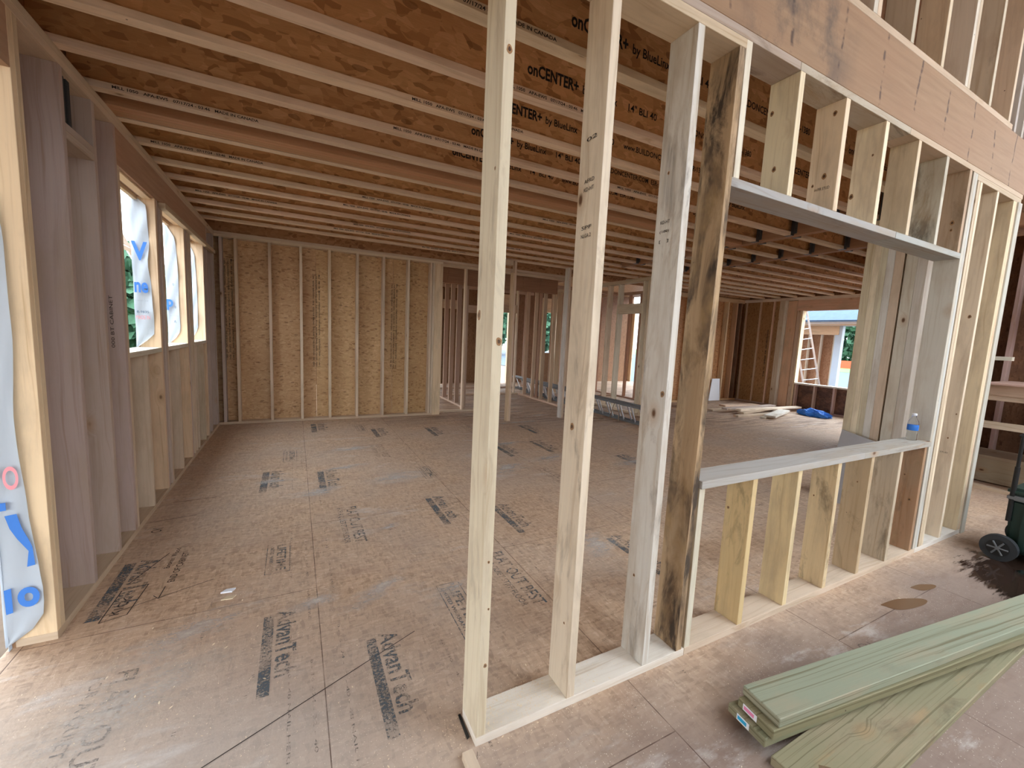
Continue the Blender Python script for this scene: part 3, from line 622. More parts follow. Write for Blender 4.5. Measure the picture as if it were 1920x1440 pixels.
def knot(p, ax, n, a, z, r, dark=1, rim=True):
    for rr, m_, cc, st, off in ((r, WOOD, (.34, .19, .09), 0, .0006), (r*.5, WOOD, (.09, .05, .03), 0, .0010)):
        P = [(a+math.cos(t_)*rr*.75*(1+.12*math.sin(3*t_+z*9)), z+math.sin(t_)*rr*(1+.1*math.cos(2*t_+z))) for t_ in [i_/16*2*PI for i_ in range(16)]]
        prism('knot', P, n-off, off, m_, p, ax, col(cc, 0))
for ax, n, a, z, r in (('y', 0, .019, 2.393, .013), ('y', 0, .025, 1.498, .014), ('y', 0, .022, .722, .006), ('y', 0, .029, .542, .005), ('y', 0, .025, .322, .009), ('x', 0, .117, 1.586, .018), ('x', 0, .03, 2.05, .006),
    ('x', .404, .05, .344, .006), ('x', .404, .082, 1.17, .016), ('x', .822, .09, 2.226, .007), ('x', .822, .02, 1.30, .014), ('x', .822, .094, .433, .008), ('x', 1.505, .077, 2.382, .013), ('x', 1.505, .118, 2.653, .012), ('x', 1.505, .121, .648, .009),
    ('x', 1.912, .062, 2.43, .015), ('x', 1.912, .047, 2.735, .013), ('x', 1.912, .114, 2.394, .008), ('x', 1.912, .12, .80, .006), ('x', 2.334, .125, 2.421, .015), ('x', 2.334, .045, 2.626, .007), ('x', 2.334, .112, .604, .006),
    ('x', 2.742, .06, .66, .006), ('x', 3.535, .05, 2.45, .016), ('x', 3.535, .05, 2.40, .010), ('x', 3.535, .09, .611, .010), ('x', 3.535, .042, .43, .014), ('x', 4.08, .037, 1.831, .014), ('x', 4.08, .018, 1.065, .007), ('x', 4.08, .043, .866, .007), ('x', 4.08, .10, .866, .006)):
    knot(pw, ax, n, a, z, r)
# long beam over the partition and the stud wall above it
hb = bd('header_beam', (-1.9, 0, JZ+.018), (5.3, .133, 3.20), 'x', (.74, .65, .58), .95, None, LVL, .002)
tag(hb, 'deep brown laminated beam with dark water streaks over the near partition', 'beam')
# make the streak layout stable
me = hb.data; ul = me.uv_layers[0].data
for p in me.polygons:
    for li in p.loop_indices:
        co = me.vertices[me.loops[li].vertex_index].co; ul[li].uv = (co.x+4.12, co.z+co.y)
uw = thing('stud_partition', (0, 0, 3.2), 'upper stud wall standing on the stained beam, top right', 'stud wall')
bd('bottom_plate', (-1.6, 0, 3.20), (4.15, D, 3.238), 'x', TAN, .1, uw)
for i, x in enumerate((-1.2, -.8, -.4, .0, .4, .8, 1.2, 1.62, 2.05, 2.09, 2.47, 2.87, 3.24, 3.28, 3.66, 4.05)): stud(uw, x, x+WT, 0, D, 3.238, 5.4, (PALE, CREAM, (.62, .54, .44), CREAM)[i % 4], .15 + .1*(i % 3))
bd('sheathing', (-1.6, D, 3.20), (4.1, D+.011, 5.6), 'z', (.45, .33, .28), .2, uw, OSB, 0); bd('top_plate', (-1.6, 0, 5.4), (4.15, D, 5.438), 'x', TAN, 0, uw)
bd('sheathing', (4.5, D, 3.20), (8.6, D+.011, 5.6), 'z', (.45, .33, .28), .2, uw, OSB, 0)
for x in (4.19, 4.35, 4.75, 5.2): stud(uw, x, x+WT, .0, D, 3.20, 5.4, (.5, .45, .42), .3)

# ------------------------------------------------------------------ floor joists
ORD = ['nearest', 'second', 'third', 'fourth', 'fifth', 'sixth', 'seventh', 'eighth', 'ninth', 'tenth', 'eleventh', 'twelfth', 'thirteenth', 'fourteenth']
def joist(row, x0, x1, bay):
    y = .878 + .409*row; yc = y + .034
    lab = '%s I-joist row back from the header beam, %s' % (ORD[row+1], bay)
    t = thing('floor_joist', (x0, yc, JZ), lab, 'joist', 'wooden I-joists carrying the floor above')
    fc = (.74, .58, .42)
    bd('bottom_flange', (x0, y, JZ), (x1, y+.068, JZ+.038), 'x', fc, .04, t)
    bd('web', (x0, yc-.005, JZ+.038), (x1, yc+.005, TOPZ-.038), 'x', (1.22, 1.06, .86), 0, t, OSBWEB, 0)
    bd('top_flange', (x0, y, TOPZ-.038), (x1, y+.068, TOPZ), 'x', fc, 0, t, bev=0)
    return t, y, yc-.0055
for row in range(-1, 14):
    y = .878 + .409*row
    if y + .07 > BY - .35 and y < BY + .2: continue
    if y > BY+.2: break
    t, yf, yw = joist(row, LX-.10, 4.515 if y < 4.55 else 5.70, 'left bay')
    if row <= 5:
        txt('onCENTER+', (.56, yw, 2.935), (.90, yw, 2.935), .065, (0, 0, 1), INK, t, bold=.03); txt('by BlueLinx', (.93, yw, 2.925), (1.19, yw, 2.925), .06, (0, 0, 1), INK, t, bold=.015)
        txt('14" BLI 40', (1.28, yw, 2.94), (1.52, yw, 2.94), .045, (0, 0, 1), INK, t, bold=.015); txt('www.BUILDONCENTER.COM  ESR-1380', (1.61, yw, 2.94), (2.5, yw, 2.94), .042, (0, 0, 1), INK, t, bold=.015)
        for xx in (3.0, ): txt('onCENTER+  by BlueLinx', (xx, yw, 2.93), (xx+.65, yw, 2.93), .065, (0, 0, 1), INK, t, bold=.02)
    fx = {-1: -.25, 0: .42, 1: .03, 2: .01, 3: -1.49, 4: -1.49, 5: -1.51, 6: .04, 7: -.1, 8: -1.45, 9: .1, 10: -.1, 11: 1.2}.get(row, 0)
    txt('MILL 1050   APA-EWS   07/17/24 - 03:46   MADE IN CANADA', (fx, yf, JZ+.011), (fx+.72, yf, JZ+.011), .017, (0, 0, 1), INK, t, bold=.02)
    if row in (2, 5, 7, 9): txt('MILL 1050   APA-EWS   07/17/24 - 03:46', (1.9, yf, JZ+.011), (2.5, yf, JZ+.011), .017, (0, 0, 1), INK, t, bold=.02)
for row in range(-1, 9):
    joist(row, 4.615, 5.675, 'short middle bay between the two cross beams')
for row in range(0, 14):
    y = .878 + .409*row
    if y > 6.0: break
    joist(row, 5.79, 10.63, 'right bay')
# rim / band joist against the back wall
rb = bd('rim_joist', (LX-.1, BY+.03, JZ), (10.6, BY+.06, TOPZ), 'x', (.75, .6, .5), 0, None, OSBWEB, 0); tag(rb, 'rim joist sitting on the back wall plates', 'joist')
lv = thing('flush_beam', (LX-.1, 2.32, JZ), 'four-ply laminated beam between joists across the main room ceiling', 'beam')
for i in range(4): bd('ply', (LX-.1, 2.325+i*.043, JZ-.0), (4.515, 2.325+i*.043+.040, TOPZ), 'x', (1.0, .80, .62), .0, lv, LVL, .001)
tube_path('bolt', [(-.33, 2.318, 3.0), (-.33, 2.330, 3.0)], .012, STEEL, lv, (0, 0, 0)) if False else None
def cross_beam(x0, x1, y0, y1, label):
    t = thing('flush_beam', (x0, y0, JZ), label, 'beam')
    bd('ply', (x0, y0, JZ), ((x0+x1)/2-.001, y1, TOPZ), 'y', (.75, .58, .48), 0, t, LVL, .001); bd('ply', ((x0+x1)/2+.001, y0, JZ), (x1, y1, TOPZ), 'y', (.72, .55, .46), 0, t, LVL, .001)
    for row in range(-1, 10):
        y = .878 + .409*row
        if y+.07 > y1 - .02: break
        for xs, dx in ((x0, -1), (x1, 1)):
            bm = bmesh.new(); X0, X1 = sorted((xs, xs+dx*.06))
            add_box(bm, (X0, y-.003, JZ-.003), (X1, y-.001, TOPZ-.06)); add_box(bm, (X0, y+.069, JZ-.003), (X1, y+.071, TOPZ-.06)); add_box(bm, (X0, y-.003, JZ-.003), (X1, y+.071, JZ-.001))
            X2, X3 = sorted((xs, xs+dx*.002)); add_box(bm, (X2, y-.035, JZ+.02), (X3, y-.001, TOPZ-.08)); add_box(bm, (X2, y+.069, JZ+.02), (X3, y+.10, TOPZ-.08))
            o = bm_obj('joist_hanger', bm, STEEL, t, (0, 0, 0)); o.location = -base(t)
    return t
cross_beam(4.52, 4.61, .14, 4.62, 'brown cross beam with joist hangers above the tall built-up post'); cross_beam(5.68, 5.785, .14, 4.5, 'brown cross beam with joist hangers, farther right one')

# built-up post behind the opening
bp_ = thing('built_up_post', (4.45, .9, 0), 'built-up post of nailed studs behind the right side of the opening', 'post')
ys = [.97, .90, .845, .79, .73, .66]; cs = [(.68, .60, .42), (.74, .66, .48), (.72, .66, .50), (.66, .64, .60), (.62, .50, .38)]
for i in range(5): bd('ply', (4.57-.04, ys[i+1]+.001, 0), (4.57+.1, ys[i], JZ), 'z', cs[i], .15, bp_)
bq = thing('built_up_post', (4.45, .55, 0), 'pair of nailed studs just right of the five-ply post', 'post')
for a, b_, c_ in ((.56, .645, (.70, .66, .56)), (.485, .558, (.66, .62, .58))): bd('ply', (4.53, a, 0), (4.67, b_, JZ), 'z', c_, .15, bq)
sr = thing('stud_partition', (5.9, .2, 0), 'dark studs with one block seen between post and partition end', 'stud wall')
for y in (.35, .62, .9): stud(sr, 5.95, 6.09, y, y+WT, 0, JZ, (.58, .42, .32), .2)
bd('blocking', (5.95, .2, 1.50), (6.03, .9, 1.54), 'y', PALE, 0, sr)

# ------------------------------------------------------------------ interior partitions deeper in the house
hp = thing('stud_partition', (1.85, 6.33, 0), 'hall partition with one thin stud right of the back wall', 'stud wall')
bd('bottom_plate', (1.80, 6.33, 0), (2.75, 6.42, WT), 'x', TAN, .1, hp); stud(hp, 2.30, 2.338, 6.33, 6.42, WT, ZP, TAN, .1); bd('top_plate', (1.80, 6.33, ZP), (4.55, 6.42, JZ), 'x', TAN, 0, hp)
h2 = bd('header_beam', (1.82, 6.6, 2.47), (4.55, 6.70, JZ), 'x', (.62, .48, .40), .3, None, LVL, .002); tag(h2, 'dark brown beam over the hall behind the back wall', 'beam')
dp = thing('stud_partition', (2.7, 5.2, 0), 'loose door framing studs standing in the middle of the room', 'stud wall')
stud(dp, 2.80, 2.838, 5.29, 5.38, 0, JZ, TAN, .1); stud(dp, 2.765, 2.80, 5.29, 5.38, 0, 2.6, (.6, .45, .3), .1); bd('header_plate', (2.5, 5.29, 2.72), (2.765, 5.38, JZ), 'x', TAN, 0, dp)
stud(dp, 3.90, 3.938, 5.29, 5.38, 0, JZ, WHITE_, .15); stud(dp, 3.94, 3.978, 5.29, 5.38, 0, JZ, TAN, .15)
def wall_y(name, x, y0, y1, th, label, gaps=(), c=(.60, .44, .32), sp=.4064, z1=JZ, sheath=None):
    t = thing('stud_partition', (x, y0, 0), label, 'stud wall')
    bd('bottom_plate', (x, y0, 0), (x+th, y1, WT), 'y', c, .1, t); bd('top_plate', (x, y0, z1-.076), (x+th, y1, z1), 'y', c, 0, t)
    y = y0
    while y < y1 - .03:
        if not any(a < y < b_ for a, b_ in gaps): stud(t, x, x+th, y, y+WT, WT, z1-.076, c, .15)
        y += sp
    for a, b_ in gaps: 
        for yy in (a-.04, b_): stud(t, x, x+th, yy, yy+WT, WT, z1-.076, (.72, .62, .48), .1)
        bd('header', (x, a, 2.1), (x+th, b_, 2.3), 'y', c, 0, t)
    return t
def wall_x(x0, x1, y, th, label, gaps=(), c=(.60, .44, .32), sp=.4064, z1=JZ):
    t = thing('stud_partition', (x0, y, 0), label, 'stud wall')
    bd('bottom_plate', (x0, y, 0), (x1, y+th, WT), 'x', c, .1, t); bd('top_plate', (x0, y, z1-.076), (x1, y+th, z1), 'x', c, 0, t)
    x = x0
    while x < x1 - .03:
        if not any(a < x < b_ for a, b_ in gaps): stud(t, x, x+WT, y, y+th, WT, z1-.076, c, .15)
        x += sp
    for a, b_ in gaps:
        for xx in (a-.04, b_): stud(t, xx, xx+WT, y, y+th, WT, z1-.076, (.72, .62, .48), .1)
        bd('header', (a, y, 2.1), (b_, y+th, 2.3), 'x', c, 0, t)
    return t
wall_y('c', 4.60, 6.40, 8.3, .09, 'long interior stud wall in front of the lying ladders')
wall_y('d', 5.68, 4.62, 8.4, .14, 'interior stud wall behind the lying ladder, bright studs at its near end', gaps=((5.2, 5.9),), c=(.66, .52, .38))
wall_x(1.9, 4.6, 8.35, .09, 'far hall stud wall with door gaps', gaps=((2.3, 2.9), (3.9, 4.5)))
wall_x(2.6, 5.7, 9.6, .09, 'rearmost hall stud wall near the back windows', gaps=((3.6, 4.3),), c=(.5, .36, .28))
wall_y('e', 2.45, 6.75, 8.35, .09, 'short hall stud wall behind the back wall end', c=(.46, .33, .26))
wall_x(4.75, 7.2, 7.6, .09, 'dark stud wall beyond the lying ladders', c=(.5, .34, .25), sp=.35)
wall_y('f', 7.3, 6.5, 8.6, .09, 'dark stud wall beyond the ladder, right of the hall', c=(.46, .30, .22))

# rear exterior wall; unseen openings added to bring in daylight
wr = thing('wall_rear', (0, 10.9, 0), 'rear outer wall with open window holes, partly added for daylight', 'wall', kind='structure')
ops = ((3.0, 3.25), (4.55, 4.75), (5.25, 5.5), (6.75, 7.3)); xs_ = [-1.7] + [v for o_ in ops for v in o_] + [10.8]
for a, b_ in zip(xs_[::2], xs_[1::2]): bd('sheathing', (a, 10.9, 0), (b_, 10.91, JZ+.36), 'z', (.42, .33, .30), 0, wr, OSB, 0); stud(wr, a, a+WT, 10.76, 10.9, 0, JZ, TAN); stud(wr, b_-WT, b_, 10.76, 10.9, 0, JZ, YEL)
for a, b_ in ops: bd('sheathing', (a, 10.9, 2.35), (b_, 10.91, JZ+.36), 'z', (.42, .33, .30), 0, wr, OSB, 0); bd('header', (a, 10.77, 2.35), (b_, 10.9, JZ), 'x', YEL, 0, wr); 
bd('sheathing', (6.75, 10.9, 0), (7.3, 10.91, 1.0), 'z', (.42, .33, .30), 0, wr, OSB, 0)
for za, zb in ((0, .6), (2.4, JZ+.36)): bd('sheathing', (XO-.011, BY+.15, za), (XO, 10.9, zb), 'z', (.6, .5, .45), 0, wr, OSB, 0)  # side opening between these bands is added to light the hall
for y in (6.8, 8.2, 9.6): stud(wr, XO, LX, y, y+WT, .6, 2.4, CREAM)

# far right room: north wall and east wall with window
FY, FX = 6.34, 10.63
wn = thing('wall_back_right', (8.6, FY, 0), 'back wall of the far right room, orange studs', 'wall', kind='structure')
bd('bottom_plate', (7.5, FY, 0), (FX, FY+.14, WT), 'x', ORNG, 0, wn); bd('top_plate', (7.5, FY, JZ-.10), (FX, FY+.14, JZ), 'x', (.72, .5, .3), 0, wn)
bd('rim_board', (7.5, FY+.02, JZ), (FX+.14, FY+.06, TOPZ), 'x', (.6, .45, .35), 0, wn, OSBWEB, 0); bd('sheathing', (7.5, FY+.14, 0), (FX+.15, FY+.151, JZ), 'x', (.8, .6, .45), 0, wn, OSB, 0)
for x, c_ in ((7.6, ORNG), (8.05, ORNG), (8.5, ORNG), (8.62, YEL), (9.08, ORNG), (9.5, YEL), (9.95, YEL), (10.32, (.6, .4, .25)), (10.5, (.2, .12, .08))): stud(wn, x, x+WT, FY, FY+.14, WT, JZ-.1, c_)
we = thing('wall_right', (FX, 3, 0), 'far right outer wall with a large open window hole', 'wall', kind='structure')
bd('bottom_plate', (FX, -4, 0), (FX+.14, FY, WT), 'y', (.45, .32, .27), 0, we); bd('top_plate', (FX-.001, -4, JZ-.076), (FX+.14, FY, JZ), 'y', (.74, .62, .5), 0, we)
bd('sheathing', (FX+.04, 5.36, 0), (FX+.05, FY, JZ-.076), 'z', (.66, .50, .36), 0, we, OSB, 0)
for y in (5.50, 5.86, 6.26): stud(we, FX, FX+.05, y, y+WT, WT, JZ-.076, (.64, .46, .33))
bd('end_post', (FX-.02, 5.22, 0), (FX+.14, 5.36, JZ-.076), 'z', (.56, .46, .34), .1, we); bd('corner_trim', (FX-.05, 5.16, 0), (FX+.02, 5.215, JZ-.076), 'z', PALE, 0, we)
stud(we, FX-.01, FX+.14, 4.93, 5.15, WT, 2.72, (.62, .40, .26), .05, 'jack_stud'); stud(we, FX, FX+.14, 4.84, 4.92, WT, 2.48, (.6, .44, .32), 0, 'jack_stud'); stud(we, FX, FX+.14, 4.79, 4.835, WT, 2.48, YEL, 0, 'jack_stud')
bd('header', (FX, 2.3, 2.47), (FX+.14, 4.93, JZ-.076), 'y', (.62, .40, .28), .1, we); bd('window_sill', (FX-.01, 3.0, .64), (FX+.17, 4.79, .68), 'y', PALE, 0, we)
for y in (4.73, 4.30, 3.88, 3.46, 3.04): stud(we, FX, FX+.1, y, y+WT, WT, .64, (.55, .40, .33), 0, 'cripple_stud')
bd('sheathing', (FX+.141, 2.96, 0), (FX+.152, 4.79, .64), 'y', (.42, .30, .30), .65, we, OSB, 0); bd('sheathing', (FX+.141, 4.79, 0), (FX+.152, FY+.16, JZ+.36), 'z', (.6, .45, .4), 0, we, OSB, 0); bd('sheathing', (FX+.141, 2.96, 2.47), (FX+.152, 4.79, JZ+.36), 'z', (.6, .45, .4), 0, we, OSB, 0);  bd('sheathing', (FX+.141, 2.3, 0), (FX+.152, 2.96, 3.2), 'z', (.5, .38, .33), .1, we, OSB, 0); bd('sheathing', (FX+.141, .5, 2.45), (FX+.152, 2.3, 3.2), 'z', (.5, .38, .33), .1, we, OSB, 0); bd('sheathing', (FX+.141, .5, 0), (FX+.152, 2.3, .65), 'z', (.5, .38, .33), .1, we, OSB, 0); bd('sheathing', (FX+.141, -4.3, 0), (FX+.152, .5, 3.2), 'z', (.5, .38, .33), .1, we, OSB, 0)  # the hole nearer the hall is unseen, added for daylight
stud(we, FX, FX+.14, 2.92, 2.96, WT, 2.47, YEL, 0, 'jack_stud')
txt('APA RATED SHEATHING   24/16   EXPOSURE 1   7/16   PS 2-18', (FX+.0385, 5.98, 2.35), (FX+.0385, 5.98, .75), .06, (0, 1, 0), INK, we, bold=.02, off=-.002) if False else None
txt('APA RATED SHEATHING   24/16   EXPOSURE 1   7/16   PS 2-18', (FX+.037, 5.65, 2.0), (FX+.037, 5.65, .75), .045, (0, -1, 0), INK, we, bold=.02)

# right service area: landing framing and dark stair wall beyond the partition end
ls = thing('landing_framing', (6.5, 0, 0), 'low landing framing with rails and posts behind the wheeled box', 'stair framing')
bd('bottom_plate', (6.5, -1.6, 0), (6.59, .6, WT), 'y', TAN, .1, ls); bd('rail', (6.5, -1.6, 1.10), (6.54, .62, 1.22), 'y', (.62, .48, .36), .1, ls); bd('rail', (6.54, -1.6, 1.04), (6.58, .62, 1.11), 'y', CREAM, .0, ls); bd('landing_board', (6.35, -1.6, 1.225), (7.4, .5, 1.245), 'y', (.45, .3, .25), .2, ls)
bd('rail', (6.5, -.02, .72), (6.54, .62, .80), 'y', CREAM, .05, ls)
for y in (.0, -.12, -.6, -1.1): stud(ls, 6.5, 6.59, y, y+WT*(1 if y else 2), WT, 1.10, YEL, .05)
bd('tread', (6.9, -.1, .30), (7.5, .9, .34), 'y', (.45, .36, .26), .3, ls); bd('riser', (6.9, -.1, .02), (6.93, .9, .30), 'y', (.40, .34, .24), .4, ls)
wd = thing('wall_stair', (7.6, 0, 0), 'dark strand board stair wall behind the landing framing', 'wall', kind='structure')
bd('sheathing', (7.75, -4.3, 0), (7.76, 2.2, 3.1), 'z', (.34, .25, .24), .3, wd, OSB, 0); bd('sheathing', (6.2, 1.1, 0), (7.75, 1.11, JZ), 'z', (.3, .22, .2), .2, wd, OSB, 0)  # kept low; opening above is added so light enters from the right
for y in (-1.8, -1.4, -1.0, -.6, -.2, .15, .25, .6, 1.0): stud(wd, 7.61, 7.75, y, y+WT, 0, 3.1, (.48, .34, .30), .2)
for y in (.62, .68): stud(ls, 6.5, 6.6, y, y+WT, WT, JZ, (.5, .36, .28), .1)
bd('beam_stub', (6.3, .14, 2.2), (7.6, .20, 2.5), 'x', (.5, .4, .35), .2, wd)

# great room shell behind the camera: unseen openings added to bring in daylight
wf = thing('wall_front', (4, -4.3, 0), 'front wall of the tall hall with unseen window holes added for daylight', 'wall', kind='structure')
for a, b_, z0, z1 in ((-1.7, -.6, 0, 5.7), (-.6, 1.6, 0, 1.6), (-.6, 1.6, 2.5, 3.1), (1.6, 2.6, 0, 5.7), (2.6, 5.0, 0, 1.6), (2.6, 5.0, 2.5, 3.1), (5.0, 10.7, 0, 5.7), (-.6, 1.6, 4.2, 5.7), (2.6, 5, 4.2, 5.7)): bd('sheathing', (a, -4.3, z0), (b_, -4.289, z1), 'z', (.8, .7, .6), 0, wf, OSB, 0)

# ------------------------------------------------------------------ lumber pile, near right
def loose(name, L, W, H, loc, ang, c, label, cat, stain=0, mat=TREAT, group=None, tilt=0, split=None):
    t = thing(name, loc, label, cat, group)
    me, ctr = box_mesh((0, -W/2, 0), (L, W/2, H), 'x', .003)
    me.materials.append(mat); o = bpy.data.objects.new('board', me); C.objects.link(o); o.parent = t; o.location = ctr; o.color = col(c, stain)
    t.rotation_euler = (0, tilt, ang)
    return t
GRN = (.50, .56, .44); g_ = 'treated boards stacked on the floor'
a1 = math.radians(-7.3)
lb1 = loose('lumber_board', 3.0, .16, .040, (1.012, -.425, .117), a1, (.27, .295, .215), 'greenish treated board on top of the stack, wavy grain', 'lumber', .15, group=g_)
lb2 = loose('lumber_board', 3.0, .155, .038, (.985, -.425, .0785), a1-.01, (.23, .215, .125), 'treated board second from the top with a pink tag', 'lumber', .2, group=g_)
lb3 = loose('lumber_board', 3.0, .165, .038, (.965, -.405, .040), a1+.005, (.22, .225, .14), 'treated board third from the top with a blue tag', 'lumber', .2, group=g_)
lb4 = loose('lumber_board', 1.9, .235, .038, (.955, -.63, .0), math.radians(.3), (.27, .25, .155), 'wide knotty treated board on the floor under the stack', 'lumber', .45, group=g_)
def stick(parent, y, z, w, h, m1, m2):
    bm = bmesh.new(); add_box(bm, (-.0012, y-w/2, z-h/2), (-.0002, y+w/2, z+h/2), 0, 0); add_box(bm, (-.0018, y-w*.30, z-h*.28), (-.0011, y+w*.42, z+h*.28), 0, 1)
    me = bpy.data.meshes.new('end_tag'); bm.to_mesh(me); bm.free(); me.materials.append(m1); me.materials.append(m2)
    o = bpy.data.objects.new('end_tag', me); C.objects.link(o); o.parent = parent
    return o
PINKT = mat_flat('pink_tag', (.80, .25, .45), .4); CYANT = mat_flat('cyan_tag', (.03, .42, .72), .4)
stick(lb2, .022, .019, .062, .026, WHITEP, PINKT)['label'] = 'white and pink stapled tag'; stick(lb3, .012, .019, .055, .026, WHITEP, CYANT)['label'] = 'blue stapled tag'
# broken knot hole at the end of the wide board
for w_, m_, nm, z_ in ((.040, TREAT, 'knot_rim', .0385), (.020, BLACK, 'knot_hole', .0395)):
    rnd = random.Random(3); P = [(.11+math.cos(a_/16*2*PI)*w_*rnd.uniform(.7, 1.25)*1.3, -.02+math.sin(a_/16*2*PI)*w_*rnd.uniform(.7, 1.2)) for a_ in range(16)]
    o = mesh_obj(nm, [(p[0], p[1], z_) for p in P], [tuple(range(16))], m_); o.parent = lb4; o.location = (0, 0, 0); o.color = col((.16, .11, .06), .5)

sb = bd('wood_offcut', (-.062, -.14, 0), (-.022, -.022, .03), 'y', CREAM, 0, None); tag(sb, 'small wood offcut at the bottom edge below the first stud', 'offcut')
bs = prism('black_strap', [(-.018, .04), (-.006, .045), (-.004, .15), (-.014, .15)], 0.0005, .004, BLACK, None, 'z'); tag(bs, 'thin black scrap beside the partition corner', 'scrap')
for x, y, lab in ((-.93, 1.43, 'curled white paper scrap on the floor left of centre'), (-.92, 1.36, 'small tan chip below the curled scrap')):
    o = prism('scrap', [(x-.035, y-.01), (x+.02, y-.018), (x+.035, y+.012), (x-.01, y+.016)], .001, .008 if y > 1.4 else .004, WHITEP if y > 1.4 else WOOD, None, 'z', (.8, .7, .5, 1)); tag(o, lab, 'scrap')
# sawdust and shavings
vs, fs = [], []; rnd = random.Random(11)
for i in range(2600):
    m_ = rnd.random()
    if m_ < .3: x, y = rnd.gauss(.25, .18), rnd.gauss(.08, .05); zz = WT if 0.0 < y < .139 and 0 < x < 1.1 else 0
    elif m_ < .55: x, y = rnd.gauss(-1.0, .35), rnd.gauss(.95, .35); zz = 0
    else: x, y = rnd.uniform(-1.4, 2.8), rnd.uniform(-1.0, 2.6); zz = 0
    if x < LX+.02: continue
    if zz == 0 and -.005 < y < .145 and x > -.005: continue
    if x > .85 and y < -.25: continue
    s = rnd.uniform(.0015, .0045)*(2.2 if rnd.random() < .04 else 1); a = rnd.uniform(0, PI); ca, sa = math.cos(a)*s, math.sin(a)*s; k_ = len(vs); z = zz+.0018
    vs += [(x-ca, y-sa, z), (x+sa*.4, y-ca*.4, z+s*.15), (x+ca, y+sa, z+s*.3), (x-sa*.4, y+ca*.4, z+s*.1)]; fs.append((k_, k_+1, k_+2, k_+3))
SAW = mat_flat('sawdust', (.80, .68, .50), .9)
sd = mesh_obj('sawdust', vs, fs, SAW); tag(sd, 'pale sawdust and shavings scattered on the floor', 'sawdust', kind='stuff')

# ------------------------------------------------------------------ ladders
def ladder(name, L, w, loc, label, group=None, rung=.305, slant=0, sections=2):
    t = thing(name, loc, label, 'ladder', group)
    def lk(nm, bm, m):
        me = bpy.data.meshes.new(nm); bmesh.ops.recalc_face_normals(bm, faces=bm.faces[:]); bm.to_mesh(me); bm.free(); me.materials.append(m); o = bpy.data.objects.new(nm, me); C.objects.link(o); o.parent = t
    for s in range(sections):
        off = s*.05; ln = L - s*.3
        for side in (0, 1):
            bm = bmesh.new(); z0 = side*(w-.03); add_box(bm, (off, s*.15, z0), (off+.035, s*.15+ln, z0+.03), .003); add_box(bm, (off+.012, s*.15, z0 - (.02 if side else -.03)), (off+.016, s*.15+ln, z0 + (.0 if side else .05))); lk('side_rail', bm, RAIL)
        k_ = int(ln/rung)
        for i in range(k_):
            bm = bmesh.new(); y = s*.15 + .15 + i*rung; add_tube(bm, (off+.018, y, .03), (off+.018, y+slant, w-.03), .014, 8); lk('rung', bm, ALU)
    return t
def finish(t, rot): t.rotation_euler = rot
l1 = ladder('extension_ladder', 4.6, .40, (4.90, 3.95, 0), 'grey extension ladder lying on edge, nearer one right of the second stud'); l1.rotation_euler = (0, -.42, 0); l1.location = (4.98, 3.95, .0)
l2 = ladder('extension_ladder', 3.6, .40, (5.05, 5.9, 0), 'grey extension ladder lying on edge behind the hall stud wall'); l2.rotation_euler = (0, -.42, 0); l2.location = (5.15, 6.0, .0)
cord = tube_path('cord', [(4.45, 5.45, .01), (4.55, 5.2, .01), (4.7, 5.1, .012), (4.72, 4.95, .01), (4.55, 4.9, .01), (4.4, 4.98, .01)], .012, CORD); tag(cord, 'tan cord on the floor in front of the lying ladder', 'cord')
rope = tube_path('rope', [(4.84, 4.95, .02), (4.85, 4.9, .2), (4.88, 4.86, .41), (4.95, 4.80, .30), (4.86, 4.72, .12), (4.83, 4.7, .01)], .009, CORD); tag(rope, 'tan rope draped over the nearer lying ladder', 'rope')

# far lumber pile + sheets
def fb(x, y, L, W, ang, z, lab, c=PALE): return loose('lumber_board', L, W, .038, (x, y, z), ang, c, lab, 'lumber', .1, WOOD, 'loose boards by the far right window')
fb(8.45, 4.02, 1.35, .22, .32, .040, 'pale wide board on top of the far pile, near the blue bag', WHITE_)
fb(8.35, 4.10, 1.3, .09, .20, .0, 'narrow board lying under the wide pale board')
fb(8.3, 4.65, 2.2, .14, -.05, .076, 'long pale board across the middle of the far pile', (.86, .74, .6))
fb(8.2, 4.52, 1.6, .14, .12, .038, 'tan board beneath the long pale board', TAN); fb(8.1, 4.85, 1.9, .14, .02, .0765, 'pinkish board at the back of the far pile', PINK); fb(8.0, 5.13, 1.9, .14, .02, .0, 'board nearest the orange studs', TAN); fb(9.0, 5.55, 1.2, .19, -.1, .0, 'short board against the far wall', (.72, .55, .42)); fb(7.9, 4.42, 1.7, .12, -.02, 0., 'dark-edged board at the front of the far pile', TAN)
bt = thing('tarp_bag', (10.0, 3.95, 0), 'crumpled blue plastic bag beside the far boards', 'bag')
bm = bmesh.new(); bmesh.ops.create_icosphere(bm, subdivisions=3, radius=1); rnd = random.Random(5)
for v in bm.verts: v.co = Vector((v.co.x*.16*(1+.3*math.sin(7*v.co.y)), v.co.y*.34*(1+.2*math.sin(9*v.co.x)), max(-.0, v.co.z*.10*(1+.5*math.sin(11*v.co.x+5*v.co.y))+.05)))
o = bm_obj('bag_skin', bm, BLUEP, bt, base(bt)); o.location = (0, 0, .0)
def sheet(name, pts, th, mat, label, cat, axis='y', n=0):
    o = prism(name, pts, n, th, mat, None, axis); tag(o, label, cat); return o
sheet('foam_sheet', [(9.35, .02), (9.80, .02), (9.72, .62), (9.42, .62)], .02, WHITEP, 'white sheet leaning by the orange studs of the far room', 'sheet', 'y', 6.22)
sheet('foam_sheet', [(7.55, .0), (7.85, .0), (7.85, .38), (7.58, .38)], .03, WHITEP, 'white panel on the floor seen just right of the third stud', 'sheet', 'y', 5.62)
